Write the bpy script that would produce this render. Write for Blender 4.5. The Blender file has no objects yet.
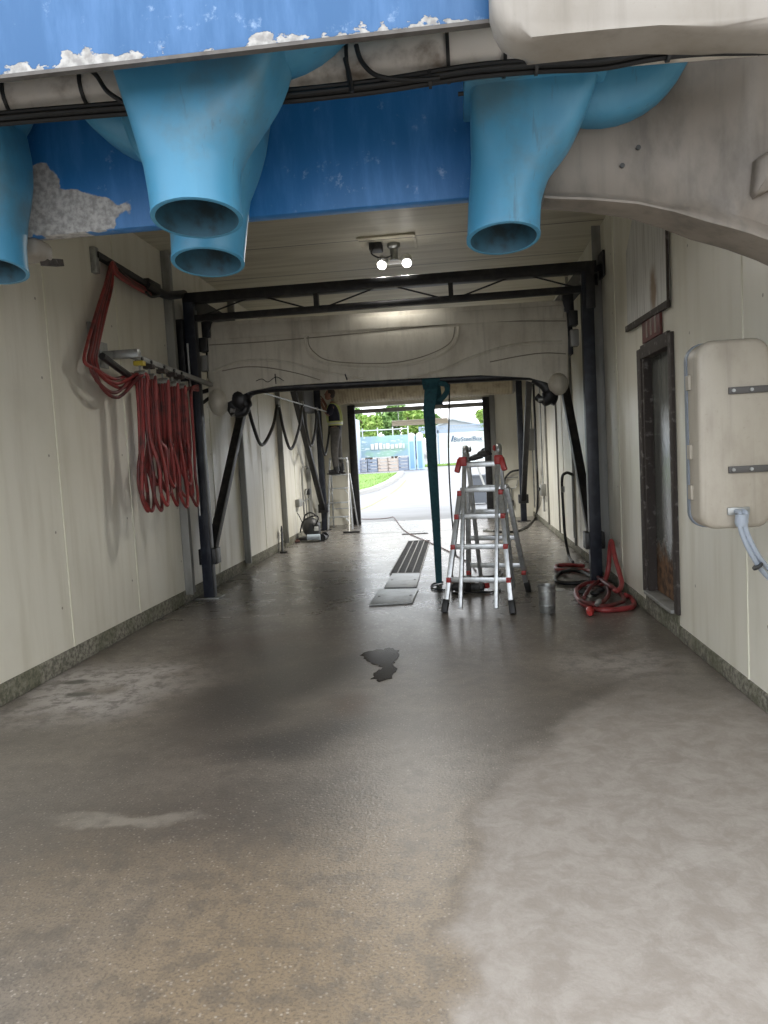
import bpy, bmesh, math, random
from mathutils import Vector, Matrix, Euler
random.seed(7)
SC = bpy.context.scene
COL = SC.collection
V = Vector
PI = math.pi

# ------------------------------------------------------------------ camera
FPX = 740.0; ROLL = 0.047; CAMH = 1.5
_F = V((74 / FPX, 60 / FPX, -1)).normalized()
_U = V((-ROLL, 1, 0)); _U = (_U - _F * _U.dot(_F)).normalized()
_X = _F.cross(_U)
RM = Matrix((_X, _F, _U))            # camera space -> world
CP = V((0, 0, CAMH))
cam_d = bpy.data.cameras.new('camera')
cam = bpy.data.objects.new('camera', cam_d); COL.objects.link(cam)
cam_d.sensor_fit = 'VERTICAL'; cam_d.sensor_height = 24.0
cam_d.lens = FPX / 1024 * 24.0
cam_d.clip_start = 0.05; cam_d.clip_end = 500
cam.matrix_world = Matrix.Translation(CP) @ RM.to_4x4()
SC.camera = cam

# ------------------------------------------------------------------ view, sky
SC.view_settings.view_transform = 'Standard'
SC.view_settings.look = 'None'
SC.view_settings.gamma = 1
SC.view_settings.exposure = 0.62
SC.view_settings.use_curve_mapping = False
SKY = 2.05
LAMP_W = 62
FILL_W_DEEP = 240  # power of the unseen fill lamp added deep in the bay
SC.cycles.max_bounces = 10
SC.cycles.diffuse_bounces = 6
SC.cycles.sample_clamp_indirect = 6.0

def setup_world():
    w = bpy.data.worlds.new('overcast_sky'); SC.world = w; w.use_nodes = True
    nt = w.node_tree; nt.nodes.clear()
    out = nt.nodes.new('ShaderNodeOutputWorld'); bg = nt.nodes.new('ShaderNodeBackground')
    tc = nt.nodes.new('ShaderNodeTexCoord'); n = nt.nodes.new('ShaderNodeTexNoise')
    n.inputs['Scale'].default_value = 1.6; n.inputs['Detail'].default_value = 4
    r = nt.nodes.new('ShaderNodeValToRGB')
    r.color_ramp.elements[0].position = .3; r.color_ramp.elements[0].color = (.84, .91, 1, 1)
    r.color_ramp.elements[1].position = .7; r.color_ramp.elements[1].color = (1, 1, 1, 1)
    nt.links.new(tc.outputs['Generated'], n.inputs['Vector'])
    nt.links.new(n.outputs['Fac'], r.inputs['Fac']); nt.links.new(r.outputs['Color'], bg.inputs['Color'])
    bg.inputs['Strength'].default_value = SKY
    nt.links.new(bg.outputs[0], out.inputs[0])
setup_world()

# ------------------------------------------------------------------ where a photo point lies in the place
def ray(u, v): return RM @ V(((u - 384) / FPX, -(v - 512) / FPX, -1))
def PX(u, v, x): r = ray(u, v); return CP + r * (x / r.x)
def PY(u, v, y): r = ray(u, v); return CP + r * (y / r.y)
def PZ(u, v, z=0.0): r = ray(u, v); return CP + r * ((z - CAMH) / r.z)
def gz(y): return 0.0 if y < 28 else 0.035 * (y - 28)
def PG(u, v):
    r = ray(u, v); y = 10.0
    lo, hi = 1.0, 80.0
    for _ in range(50):
        y = (lo + hi) / 2
        if (CP + r * (y / r.y)).z > gz(y): lo = y
        else: hi = y
    p = CP + r * (y / r.y); return V((p.x, p.y, gz(p.y)))

# ------------------------------------------------------------------ node helper
class NT:
    def __init__(s, name):
        s.m = bpy.data.materials.new(name); s.m.use_nodes = True
        s.t = s.m.node_tree; s.b = s.t.nodes['Principled BSDF']
    def n(s, typ, ins=None, **props):
        x = s.t.nodes.new(typ)
        for k, v in props.items(): setattr(x, k, v)
        for k, v in (ins or {}).items():
            if hasattr(v, 'is_linked') or isinstance(v, bpy.types.NodeSocket): s.t.links.new(v, x.inputs[k])
            else: x.inputs[k].default_value = v
        return x
    def set(s, k, v):
        if isinstance(v, bpy.types.NodeSocket): s.t.links.new(v, s.b.inputs[k])
        else: s.b.inputs[k].default_value = v
    def pos(s):
        if not hasattr(s, '_p'): s._p = s.n('ShaderNodeNewGeometry').outputs['Position']
        return s._p
    def obj(s): return s.n('ShaderNodeTexCoord').outputs['Object']
    def scale(s, vec, sc): return s.n('ShaderNodeVectorMath', {0: vec, 1: sc}, operation='MULTIPLY').outputs[0]
    def noise(s, vec, scale, detail=4, rough=.55):
        return s.n('ShaderNodeTexNoise', {'Vector': vec, 'Scale': scale, 'Detail': detail, 'Roughness': rough}).outputs['Fac']
    def ramp(s, v, a, b):
        return s.n('ShaderNodeMapRange', {'Value': v, 'From Min': a, 'From Max': b}, interpolation_type='SMOOTHSTEP').outputs[0]
    def mul(s, a, b): return s.n('ShaderNodeMath', {0: a, 1: b}, operation='MULTIPLY').outputs[0]
    def add(s, a, b): return s.n('ShaderNodeMath', {0: a, 1: b}, operation='ADD').outputs[0]
    def sub(s, a, b): return s.n('ShaderNodeMath', {0: a, 1: b}, operation='SUBTRACT').outputs[0]
    def mx(s, a, b): return s.n('ShaderNodeMath', {0: a, 1: b}, operation='MAXIMUM').outputs[0]
    def mix(s, f, a, b):
        x = s.n('ShaderNodeMix', data_type='RGBA')
        for i, v in ((0, f), (6, a), (7, b)):
            if isinstance(v, bpy.types.NodeSocket): s.t.links.new(v, x.inputs[i])
            else: x.inputs[i].default_value = (*v, 1) if i else v
        return x.outputs[2]
    def mixf(s, f, a, b):
        x = s.n('ShaderNodeMix', data_type='FLOAT')
        for i, v in ((0, f), (2, a), (3, b)):
            if isinstance(v, bpy.types.NodeSocket): s.t.links.new(v, x.inputs[i])
            else: x.inputs[i].default_value = v
        return x.outputs[0]
    def bump(s, h, strength=.3, dist=.01):
        x = s.n('ShaderNodeBump', {'Height': h, 'Strength': strength, 'Distance': dist}); s.set('Normal', x.outputs[0])
    def warp(s, vec, scale, amp, detail=3):
        n = s.n('ShaderNodeTexNoise', {'Vector': vec, 'Scale': scale, 'Detail': detail}).outputs['Color']
        a = s.n('ShaderNodeVectorMath', {0: n, 1: (.5, .5, .5)}, operation='SUBTRACT').outputs[0]
        return s.n('ShaderNodeVectorMath', {0: a, 1: (amp, amp, amp), 2: vec}, operation='MULTIPLY_ADD').outputs[0]
    def blob(s, vec, c, r, rot=0., edge=.5):
        mp = s.n('ShaderNodeMapping', {'Vector': vec, 'Location': (c[0], c[1], c[2] if len(c) > 2 else 0), 'Rotation': (0, 0, rot),
                 'Scale': (r[0], r[1], r[2] if len(r) > 2 else 1e6)}, vector_type='TEXTURE')
        l = s.n('ShaderNodeVectorMath', {0: mp.outputs[0]}, operation='LENGTH').outputs['Value']
        return s.ramp(l, 1 + edge, 1 - edge)

def M(name, col, rough=.5, metal=0., col2=None, scale=8., amt=(.45, .7), bump=0., bscale=40., stretch=None, spec=None):
    t = NT(name); p = t.obj()
    if stretch: p = t.scale(p, stretch)
    if col2:
        f = t.ramp(t.noise(p, scale, 6), *amt); t.set('Base Color', t.mix(f, col, col2))
    else: t.set('Base Color', (*col, 1))
    t.set('Roughness', rough); t.set('Metallic', metal)
    if spec is not None: t.set('Specular IOR Level', spec)
    if bump: t.bump(t.noise(t.obj(), bscale, 3), bump)
    return t.m

def emis(name, col, s):
    t = NT(name); t.set('Base Color', (*col, 1)); t.set('Emission Color', (*col, 1)); t.set('Emission Strength', s); return t.m

# ------------------------------------------------------------------ mesh helper
OFF = {}
class MB:
    def __init__(s): s.bm = bmesh.new()
    def _mi(s, faces, mi):
        for f in faces: f.material_index = mi
    def box(s, lo, hi, bev=0., mi=0, rot=None, seg=2):
        lo, hi = V(lo), V(hi); c = (lo + hi) / 2; d = hi - lo
        r = bmesh.ops.create_cube(s.bm, size=1)
        vs = r['verts']
        for v in vs: v.co = V((v.co.x * d.x, v.co.y * d.y, v.co.z * d.z))
        fs = set(f for v in vs for f in v.link_faces); s._mi(fs, mi)
        if bev:
            es = list(set(e for v in vs for e in v.link_edges))
            q = bmesh.ops.bevel(s.bm, geom=es, offset=bev, segments=seg, affect='EDGES', profile=.5)
            s._mi(q['faces'], mi); vs = list(set(v for f in q['faces'] for v in f.verts))
        for v in vs: v.co = (rot @ v.co if rot else v.co) + c
        s.last = vs
        return s
    def bar(s, a, b, w, h=None, up=(0, 0, 1), bev=0., mi=0):
        a, b = V(a), V(b); h = h or w
        z = (b - a).normalized(); x = V(up).cross(z)
        if x.length < 1e-4: x = V((1, 0, 0)).cross(z)
        x.normalize(); y = z.cross(x)
        R = Matrix((x, y, z)).transposed(); L = (b - a).length
        s.box((-w / 2, -h / 2, -L / 2), (w / 2, h / 2, L / 2), bev, mi)
        for v in s.last: v.co = R @ v.co + (a + b) / 2
        return s
    def loft(s, rings, cap0=True, cap1=True, closed=True, mi=0, loop=False):
        bm = s.bm; R = [[bm.verts.new(p) for p in r] for r in rings]; n = len(R[0]); fs = []
        pairs = list(zip(R[:-1], R[1:])) + ([(R[-1], R[0])] if loop else [])
        for A, B in pairs:
            for i in range(n if closed else n - 1):
                j = (i + 1) % n
                try: fs.append(bm.faces.new((A[i], A[j], B[j], B[i])))
                except ValueError: pass
        if not loop:
            if cap0: fs.append(bm.faces.new(list(reversed(R[0]))))
            if cap1: fs.append(bm.faces.new(R[-1]))
        s._mi(fs, mi); return s
    def tube(s, pts, r, n=8, sm=6, mi=0, caps=True, loop=False):
        P = [V(p) for p in pts]
        if sm and len(P) > 2:
            Q = []; m = len(P); rng = range(m if loop else m - 1)
            g = (lambda i: P[i % m]) if loop else (lambda i: P[max(0, min(m - 1, i))])
            for i in rng:
                p0, p1, p2, p3 = g(i - 1), g(i), g(i + 1), g(i + 2)
                for k in range(sm):
                    t = k / sm
                    Q.append(.5 * ((2 * p1) + (p2 - p0) * t + (2 * p0 - 5 * p1 + 4 * p2 - p3) * t * t + (3 * p1 - p0 - 3 * p2 + p3) * t ** 3))
            if not loop: Q.append(P[-1])
            P = Q
        rings = []; nx = None; m = len(P)
        for i, p in enumerate(P):
            d = ((P[(i + 1) % m] - P[i - 1]) if loop else (P[min(m - 1, i + 1)] - P[max(0, i - 1)]))
            d = d.normalized() if d.length > 1e-9 else V((0, 0, 1))
            if nx is None:
                nx = d.orthogonal().normalized()
            nx = (nx - d * nx.dot(d)); nx = nx.normalized() if nx.length > 1e-6 else d.orthogonal().normalized()
            ny = d.cross(nx); rr = r[min(i, len(r) - 1)] if isinstance(r, (list, tuple)) else r
            rings.append([p + (nx * math.cos(2 * PI * k / n) + ny * math.sin(2 * PI * k / n)) * rr for k in range(n)])
        return s.loft(rings, caps, caps, mi=mi, loop=loop)
    def cyl(s, a, b, r, n=16, r2=None, mi=0):
        a, b = V(a), V(b); d = (b - a).normalized(); x = d.orthogonal().normalized(); y = d.cross(x)
        ring = lambda c, q: [c + (x * math.cos(2 * PI * k / n) + y * math.sin(2 * PI * k / n)) * q for k in range(n)]
        return s.loft([ring(a, r), ring(b, r if r2 is None else r2)], mi=mi)
    def ell(s, c, rad, mi=0, u=16, v=10, rot=None):
        r = bmesh.ops.create_uvsphere(s.bm, u_segments=u, v_segments=v, radius=1)
        for q in r['verts']:
            p = V((q.co.x * rad[0], q.co.y * rad[1], q.co.z * rad[2])); q.co = (rot @ p if rot else p) + V(c)
        s._mi(set(f for q in r['verts'] for f in q.link_faces), mi); return s
    def lathe(s, c, prof, axis=(0, 0, 1), n=20, mi=0):
        c = V(c); d = V(axis).normalized(); x = d.orthogonal().normalized(); y = d.cross(x)
        return s.loft([[c + d * h + (x * math.cos(2 * PI * k / n) + y * math.sin(2 * PI * k / n)) * max(r, 1e-4) for k in range(n)] for r, h in prof], mi=mi)
    def prism(s, out, d, bev=0., mi=0, seg=3):
        d = V(d); bm = s.bm
        A = [bm.verts.new(V(p)) for p in out]; B = [bm.verts.new(V(p) + d) for p in out]; n = len(A)
        fs = [bm.faces.new(A), bm.faces.new(list(reversed(B)))]
        for i in range(n): fs.append(bm.faces.new((A[(i + 1) % n], A[i], B[i], B[(i + 1) % n])))
        s._mi(fs, mi)
        if bev:
            es = list(set(list(fs[0].edges) + list(fs[1].edges)))
            q = bmesh.ops.bevel(bm, geom=es, offset=bev, segments=seg, affect='EDGES', profile=.5); s._mi(q['faces'], mi)
        return s
    def quad(s, pts, mi=0):
        s._mi([s.bm.faces.new([s.bm.verts.new(V(p)) for p in pts])], mi); return s
    def build(s, name, mats, parent=None, local=False, smooth=40, solid=True):
        if solid: bmesh.ops.recalc_face_normals(s.bm, faces=s.bm.faces)
        off = V((0, 0, 0))
        if parent is None:
            xs = [v.co for v in s.bm.verts]
            off = V(((min(p.x for p in xs) + max(p.x for p in xs)) / 2, (min(p.y for p in xs) + max(p.y for p in xs)) / 2, min(p.z for p in xs)))
        elif not local: off = OFF.get(parent.name, V((0, 0, 0)))
        for v in s.bm.verts: v.co -= off
        me = bpy.data.meshes.new(name); s.bm.to_mesh(me); s.bm.free()
        for m in (mats if isinstance(mats, (list, tuple)) else [mats]): me.materials.append(m)
        if smooth:
            for p in me.polygons: p.use_smooth = True
            me.set_sharp_from_angle(angle=math.radians(smooth))
        o = bpy.data.objects.new(name, me); COL.objects.link(o)
        if parent is None: o.location = off
        else: o.parent = parent
        OFF[o.name] = off
        return o

def tag(o, label, cat=None, group=None, kind=None):
    if label: o['label'] = label
    if cat: o['category'] = cat
    if group: o['group'] = group
    if kind: o['kind'] = kind
    return o
def thing(name, loc, label, cat, group=None, rot=0):
    o = bpy.data.objects.new(name, None); COL.objects.link(o); o.location = loc; o.rotation_euler = (0, 0, rot)
    o.empty_display_size = .1; OFF[o.name] = V(loc); return tag(o, label, cat, group)
def struct(o, label=None): o['kind'] = 'structure'; return tag(o, label) if label else o
def text_mesh(txt, size, mat, name, parent, loc, rot, shear=0., extr=.002):
    cu = bpy.data.curves.new(name, 'FONT'); cu.body = txt; cu.size = size; cu.extrude = extr; cu.shear = shear
    cu.align_x = 'CENTER'; cu.align_y = 'CENTER'; cu.offset = size * .012
    tmp = bpy.data.objects.new('tmp', cu); COL.objects.link(tmp)
    me = bpy.data.meshes.new_from_object(tmp.evaluated_get(bpy.context.evaluated_depsgraph_get()))
    bpy.data.objects.remove(tmp); bpy.data.curves.remove(cu)
    me.transform(Matrix.Translation(V(loc) - OFF.get(parent.name, V((0, 0, 0)))) @ Euler(rot).to_matrix().to_4x4())
    me.name = name; me.materials.append(mat)
    o = bpy.data.objects.new(name, me); COL.objects.link(o); o.parent = parent; return o

# ------------------------------------------------------------------ materials
def mat_wall():
    t = NT('cream_wall_panel'); p = t.pos()
    st = t.ramp(t.noise(t.scale(p, (3, 3, .35)), 2.2, 6), .42, .75)
    bl = t.ramp(t.noise(p, 1.1, 5), .45, .8)
    c = t.mix(st, (.76, .735, .64), (.67, .64, .54)); c = t.mix(t.mul(bl, .35), c, (.52, .49, .39))
    # small rivet heads in rows
    sep = t.n('ShaderNodeSeparateXYZ', {'Vector': p}).outputs
    def cell(v, w, o): 
        q = t.n('ShaderNodeMath', {0: t.add(v, o), 1: w}, operation='PINGPONG').outputs[0]; return q
    dy = cell(sep[1], .61, -5.29); dz = cell(sep[2], .29, .1)
    d = t.n('ShaderNodeMath', {0: t.add(t.mul(dy, dy), t.mul(dz, dz)), 1: .5}, operation='POWER').outputs[0]
    rv = t.ramp(d, .013, .008); c = t.mix(t.mul(rv, .7), c, (.16, .13, .09))
    t.set('Base Color', c); t.set('Roughness', t.mixf(st, .35, .55)); t.bump(t.noise(p, 18, 4), .12, .01)
    return t.m
def mat_joint(): return M('pale_joint_strip', (.74, .72, .6), .45)
def mat_ceiling():
    t = NT('ceiling_panel'); p = t.pos()
    st = t.ramp(t.noise(t.scale(p, (.35, 4, 1)), 2.5, 6), .38, .72)
    c = t.mix(st, (.62, .585, .46), (.46, .42, .31))
    sep = t.n('ShaderNodeSeparateXYZ', {'Vector': p}).outputs
    q = t.n('ShaderNodeMath', {0: t.add(sep[1], .52), 1: .61}, operation='PINGPONG').outputs[0]
    c = t.mix(t.ramp(q, .016, .008), c, (.16, .14, .1))
    t.set('Base Color', c); t.set('Roughness', .5); t.bump(t.noise(t.scale(p, (.4, 6, 1)), 5, 4), .15, .01)
    return t.m
def mat_floor():
    t = NT('wet_concrete'); p = t.pos()
    pw = t.warp(p, 1.3, .9, 5); pw2 = t.warp(p, 3.0, .35, 5)
    big = t.noise(p, .55, 5, .6); mid = t.noise(p, 2.4, 6, .6)
    fine = t.noise(p, 95, 3, .65); spk = t.n('ShaderNodeTexVoronoi', {'Vector': p, 'Scale': 62}).outputs['Distance']
    spc = t.n('ShaderNodeTexVoronoi', {'Vector': p, 'Scale': 62}).outputs['Color']
    c = t.mix(t.ramp(big, .35, .68), (.145, .124, .103), (.225, .192, .158))
    c = t.mix(t.mul(t.ramp(mid, .45, .75), .45), c, (.095, .082, .072))
    c = t.mix(t.mul(t.ramp(t.n('ShaderNodeSeparateXYZ', {'Vector': pw}).outputs[1], 5.6, 9.0), .55), c, (.25, .245, .235))  # far floor lightened, the exit's reflected light put into its colour
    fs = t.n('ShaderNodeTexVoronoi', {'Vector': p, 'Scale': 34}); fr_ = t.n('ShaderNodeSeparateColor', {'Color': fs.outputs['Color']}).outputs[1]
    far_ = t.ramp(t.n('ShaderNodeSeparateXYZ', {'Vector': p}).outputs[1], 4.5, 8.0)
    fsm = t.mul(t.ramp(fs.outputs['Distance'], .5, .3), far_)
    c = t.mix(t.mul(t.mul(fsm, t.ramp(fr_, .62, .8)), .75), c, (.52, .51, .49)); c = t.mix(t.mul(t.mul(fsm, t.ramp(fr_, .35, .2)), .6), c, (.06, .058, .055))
    # ochre stain, dark oily sweep, brown patches, pale drying patches
    och = t.mx(t.blob(pw, (-.4, 2.1), (.75, .8), .3, .75), t.mul(t.blob(pw, (-1.3, 2.6), (.6, .5), 0, .7), .5))
    c = t.mix(t.mul(och, .6), c, (.27, .19, .105))
    dark = t.mx(t.blob(pw, (-1.25, 4.75), (.36, .95), -.5, .6), t.blob(pw, (-.95, 3.9), (.5, .22), .2, .7))
    dark = t.mx(dark, t.mul(t.blob(pw, (-1.55, 5.7), (.35, .9), .3, .7), .7))
    dark = t.mx(dark, t.mul(t.blob(pw, (-1.3, 3.0), (.9, .25), .1, .7), .5))
    c = t.mix(t.mul(dark, .8), c, (.052, .048, .046))
    br = t.mx(t.blob(pw2, (-.74, 4.35), (.14, .2), 0, .6), t.mul(t.blob(pw2, (-1.75, 6.0), (.5, .25), .3, .7), .6))
    c = t.mix(t.mul(br, .75), c, (.085, .05, .033))
    moss = t.blob(pw, (-2.75, 8.3), (.5, .5), 0, .8); c = t.mix(t.mul(moss, .35), c, (.15, .14, .07))
    # specks of aggregate
    sp = t.ramp(spk, .34, .16); rnd = t.n('ShaderNodeSeparateColor', {'Color': spc}).outputs[0]
    sp = t.mul(sp, t.ramp(rnd, .55, .8)); c = t.mix(t.mul(sp, .55), c, (.46, .41, .35))
    c = t.mix(t.mul(t.ramp(fine, .45, .7), .6), c, (.045, .04, .035))
    # the dry area by the right wall
    sep = t.n('ShaderNodeSeparateXYZ', {'Vector': t.warp(p, 2.1, .5, 6)}).outputs
    # dry where x > .62*(y-2)-ish boundary and y < 4.8
    fx = t.add(t.sub(sep[0], t.mul(t.ramp(sep[1], 2.4, 5.6), 1.25)), .10)
    dry = t.ramp(fx, -.06, .10)
    dry = t.mul(dry, t.ramp(sep[1], 5.1, 3.7))
    dry2 = t.mx(t.mul(t.blob(pw2, (1.05, 5.15), (.42, .4), .1, .7), .55), t.mul(t.blob(pw, (-2.6, 4.75), (.62, .6), .4, .7), 1.3))
    dry2 = t.mul(dry2, t.ramp(mid, .3, .55))
    dryc = t.mix(t.ramp(t.noise(pw2, 7, 9, .75), .35, .68), (.29, .255, .222), (.385, .35, .315))
    c = t.mix(t.mul(dry, .92), c, dryc); c = t.mix(t.mul(dry2, .75), c, (.47, .44, .41))
    patch = t.blob(pw2, (-1.55, 2.95), (.34, .06), .04, .35); c = t.mix(t.mul(patch, t.mul(.7, t.ramp(mid, .35, .5))), c, (.27, .24, .2))
    fw_ = t.ramp(t.noise(p, 9, 9, .75), .45, .62); c = t.mix(t.mul(t.mul(fw_, .55), t.sub(1., dry)), c, (.09, .078, .066))
    foot = t.mx(t.blob(t.warp(p, 9, .06), (-2.82, 4.97), (.085, .055), 0, .4), t.blob(t.warp(p, 9, .06), (-2.64, 4.68), (.095, .05), 0, .4))
    c = t.mix(t.mul(foot, .8), c, (.10, .1, .08))
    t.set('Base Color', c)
    d = t.mx(dry, t.mul(dry2, .8))
    wet = t.ramp(sep[1], 2.4, 7.5)
    r = t.mixf(wet, .40, .27); r = t.mixf(t.mul(t.ramp(mid, .42, .7), .5), r, .38); r = t.mixf(d, r, .75); r = t.mixf(t.mul(dark, .5), r, .3)
    t.set('Roughness', r); t.set('Specular IOR Level', t.mixf(d, 1.0, .25))
    h = t.add(t.mul(spk, .35), t.mul(fine, .8)); t.bump(h, t.mixf(wet, .4, .25), .004)
    return t.m
def mat_outdoor():
    t = NT('pale_driveway_concrete'); p = t.pos()
    c = t.mix(t.ramp(t.noise(p, .5, 6), .35, .7), (.30, .303, .31), (.355, .358, .367))
    c = t.mix(t.mul(t.ramp(t.noise(t.scale(p, (.2, 2, 1)), 1.2, 4), .5, .8), .4), c, (.20, .20, .205))
    t.set('Base Color', c); t.set('Roughness', .7); return t.m
def mat_curb(name, mossy=.55):
    t = NT(name); p = t.pos()
    c = t.mix(t.ramp(t.noise(p, 30, 4, .7), .35, .65), (.10, .095, .075), (.30, .285, .23))
    c = t.mix(t.mul(t.ramp(t.noise(p, 3, 5), .4, .65), mossy), c, (.085, .09, .045))
    t.set('Base Color', c); t.set('Roughness', .85); t.bump(t.noise(p, 45, 4), .8, .01); return t.m
def mat_blue(name, base, chip_z, blob=None):
    t = NT(name); p = t.pos(); sep = t.n('ShaderNodeSeparateXYZ', {'Vector': p}).outputs
    c = t.mix(t.ramp(t.noise(t.scale(p, (5, 5, 1)), 2.2, 6, .65), .4, .75), base, tuple(x * 1.25 + .03 for x in base))
    c = t.mix(t.mul(t.ramp(t.noise(p, 14, 6, .7), .60, .75), .45), c, (.45, .6, .8))
    n1 = t.noise(t.scale(p, (1, 1, 1.6)), 11, 5, .6); lf = t.noise(t.scale(p, (1, 0, 0)), 2.4, 3)
    edge = t.ramp(sep[2], chip_z[0] + .085, chip_z[0] + .0)
    v = t.add(t.add(t.mul(n1, .8), t.mul(edge, .32)), t.mul(lf, .45))
    chip = t.ramp(v, .89, .91); chip = t.mul(chip, t.ramp(sep[2], chip_z[1] + .02, chip_z[1]))
    if blob:
        pp = t.warp(p, 9, .14, 5)
        for b in blob: chip = t.mx(chip, t.blob(pp, b[0], b[1], 0, .06))
    cc = t.mix(t.ramp(t.noise(p, 40, 4), .35, .65), (.30, .29, .28), (.52, .51, .49))
    c = t.mix(chip, c, cc)
    t.set('Base Color', c); t.set('Roughness', t.mixf(chip, .42, .8)); t.bump(t.mul(chip, -1.), .5, .004)
    return t.m
def mat_nozzle():
    t = NT('cyan_fibreglass'); p = t.pos()
    c = t.mix(t.ramp(t.noise(t.scale(p, (4, 4, .8)), 2.4, 5), .4, .75), (.058, .245, .40), (.08, .285, .44))
    c = t.mix(t.mul(t.ramp(t.noise(p, 2.6, 6, .65), .48, .7), .6), c, (.09, .15, .17))
    c = t.mix(t.mul(t.ramp(t.noise(t.scale(p, (14, 14, 1.5)), 3, 5), .62, .72), .45), c, (.06, .1, .13))
    t.set('Base Color', c); t.set('Roughness', .42); t.bump(t.noise(p, 12, 4), .1, .01); return t.m
def mat_shell(name, a=(.66, .60, .50), b=(.43, .375, .30)):
    t = NT(name); p = t.pos()
    f = t.ramp(t.noise(t.scale(p, (1.6, 1.6, .8)), 2.6, 6, .62), .4, .72)
    st = t.ramp(t.noise(t.scale(p, (9, 9, .6)), 2, 5), .5, .75)
    c = t.mix(f, a, b); c = t.mix(t.mul(st, .35), c, tuple(x * .6 for x in b))
    c = t.mix(t.mul(t.ramp(t.noise(p, 60, 3), .6, .75), .25), c, (.2, .17, .14))
    t.set('Base Color', c); t.set('Roughness', .5); t.bump(t.noise(p, 9, 4), .1, .01); return t.m
def mat_rust_door():
    t = NT('grey_door_rusting_at_foot'); p = t.pos(); sep = t.n('ShaderNodeSeparateXYZ', {'Vector': p}).outputs
    c = t.mix(t.ramp(t.noise(t.scale(p, (1, 3, .5)), 2, 5), .35, .7), (.10, .105, .10), (.19, .195, .18))
    f = t.add(t.ramp(sep[2], 1.0, .3), t.mul(t.sub(t.noise(p, 6, 6, .7), .5), 1.5)); f = t.ramp(f, .4, .85)
    rc = t.mix(t.ramp(t.noise(p, 13, 5), .35, .65), (.05, .025, .014), (.20, .105, .05))
    t.set('Base Color', t.mix(f, c, rc)); t.set('Roughness', t.mixf(f, .22, .85)); t.bump(t.noise(p, 25, 5), .3, .01); return t.m
def mat_sheet():
    t = NT('weathered_white_sheet'); p = t.pos()
    c = t.mix(t.ramp(t.noise(t.scale(p, (4, 9, .8)), 2.5, 6), .4, .7), (.66, .66, .64), (.46, .45, .43))
    rb = t.blob(t.warp(p, 7, .12, 4), (1.58, 6.1, 2.68), (.5, .09, .17), 0, .5); c = t.mix(t.mul(rb, .85), c, (.20, .105, .035))
    t.set('Base Color', c); t.set('Roughness', .6); return t.m

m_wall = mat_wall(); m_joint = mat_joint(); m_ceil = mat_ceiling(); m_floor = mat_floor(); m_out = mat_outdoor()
m_curb = mat_curb('mossy_kerb_concrete'); m_noz = mat_nozzle()
m_noz_in = M('duct_inside', (.03, .10, .15), .6, col2=(.02, .04, .05), scale=12)
m_bf = mat_blue('blue_paint_peeling', (.028, .118, .285), (2.615, 2.70))
RBY = 3.05
m_br = mat_blue('blue_paint_relit', (.016, .15, .40), (2.40, 2.42), [(tuple(PY(62, 214, RBY)), (.19, .3, .085)), (tuple(PY(98, 214, RBY)), (.13, .3, .06)), (tuple(PY(42, 186, RBY)), (.07, .3, .10)), (tuple(PY(30, 225, RBY)), (.2, .3, .06))])  # front beam's paint again, with its different light put into the colour
m_shell = mat_shell('beige_fibreglass', (.31, .283, .247), (.245, .218, .18)); m_leg = mat_shell('dirty_beige_fibreglass', (.22, .19, .158), (.115, .10, .083)); m_cover = mat_shell('grey_beige_cover', (.60, .565, .48), (.46, .42, .345))
m_box = mat_shell('beige_box_plastic', (.41, .37, .305), (.32, .28, .225))
m_black = M('black_painted_steel', (.010, .010, .012), .45, .0, col2=(.03, .028, .028), scale=9)
m_navy = M('navy_black_steel', (.013, .016, .026), .4, .0, col2=(.035, .04, .055), scale=6)
m_steel = M('galvanised_steel', (.40, .41, .40), .45, .8, col2=(.25, .25, .24), scale=14)
m_col = M('grey_steel_column', (.30, .30, .285), .5, .2, col2=(.19, .19, .175), scale=5, stretch=(1, 1, .3))
m_rubber = M('black_rubber', (.012, .012, .012), .5)
m_hose = M('red_rubber_hose', (.26, .035, .032), .45, col2=(.10, .02, .02), scale=9)
m_hose_dk = M('dark_red_hose', (.15, .028, .027), .5, col2=(.05, .015, .015), scale=9)
m_redhose = M('red_vinyl_hose', (.32, .045, .045), .4, col2=(.20, .03, .03), scale=12)
m_alu = M('aluminium', (.58, .60, .61), .35, .75, col2=(.42, .43, .44), scale=20)
m_red = M('red_plastic', (.42, .03, .026), .4)
m_teal = M('teal_webbing', (.018, .085, .105), .8, col2=(.012, .055, .075), scale=30, bump=.4, bscale=120)
m_duct = M('dirty_foil_duct', (.66, .61, .54), .45, .1, col2=(.2, .155, .115), scale=7, amt=(.5, .75), bump=.5, bscale=9)
m_pipe = M('grey_plastic_conduit', (.33, .37, .43), .45)
m_rust = M('rusted_steel', (.055, .045, .04), .8, .1, col2=(.20, .185, .17), scale=16, amt=(.56, .72), bump=.6, bscale=50)
m_lip = M('bare_edge_metal', (.13, .12, .11), .6, .3, col2=(.06, .05, .045), scale=9)
m_dkbr = M('dark_bracket', (.085, .08, .075), .5, .3)
m_white = M('white_plastic', (.72, .72, .70), .4)
m_dark = M('dark_plastic', (.03, .03, .03), .5)
m_yellow = M('yellow_plastic', (.55, .42, .04), .5)
m_paint_t = M('door_coil_slats', (.42, .36, .25), .5, col2=(.28, .235, .16), scale=7)

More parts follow.
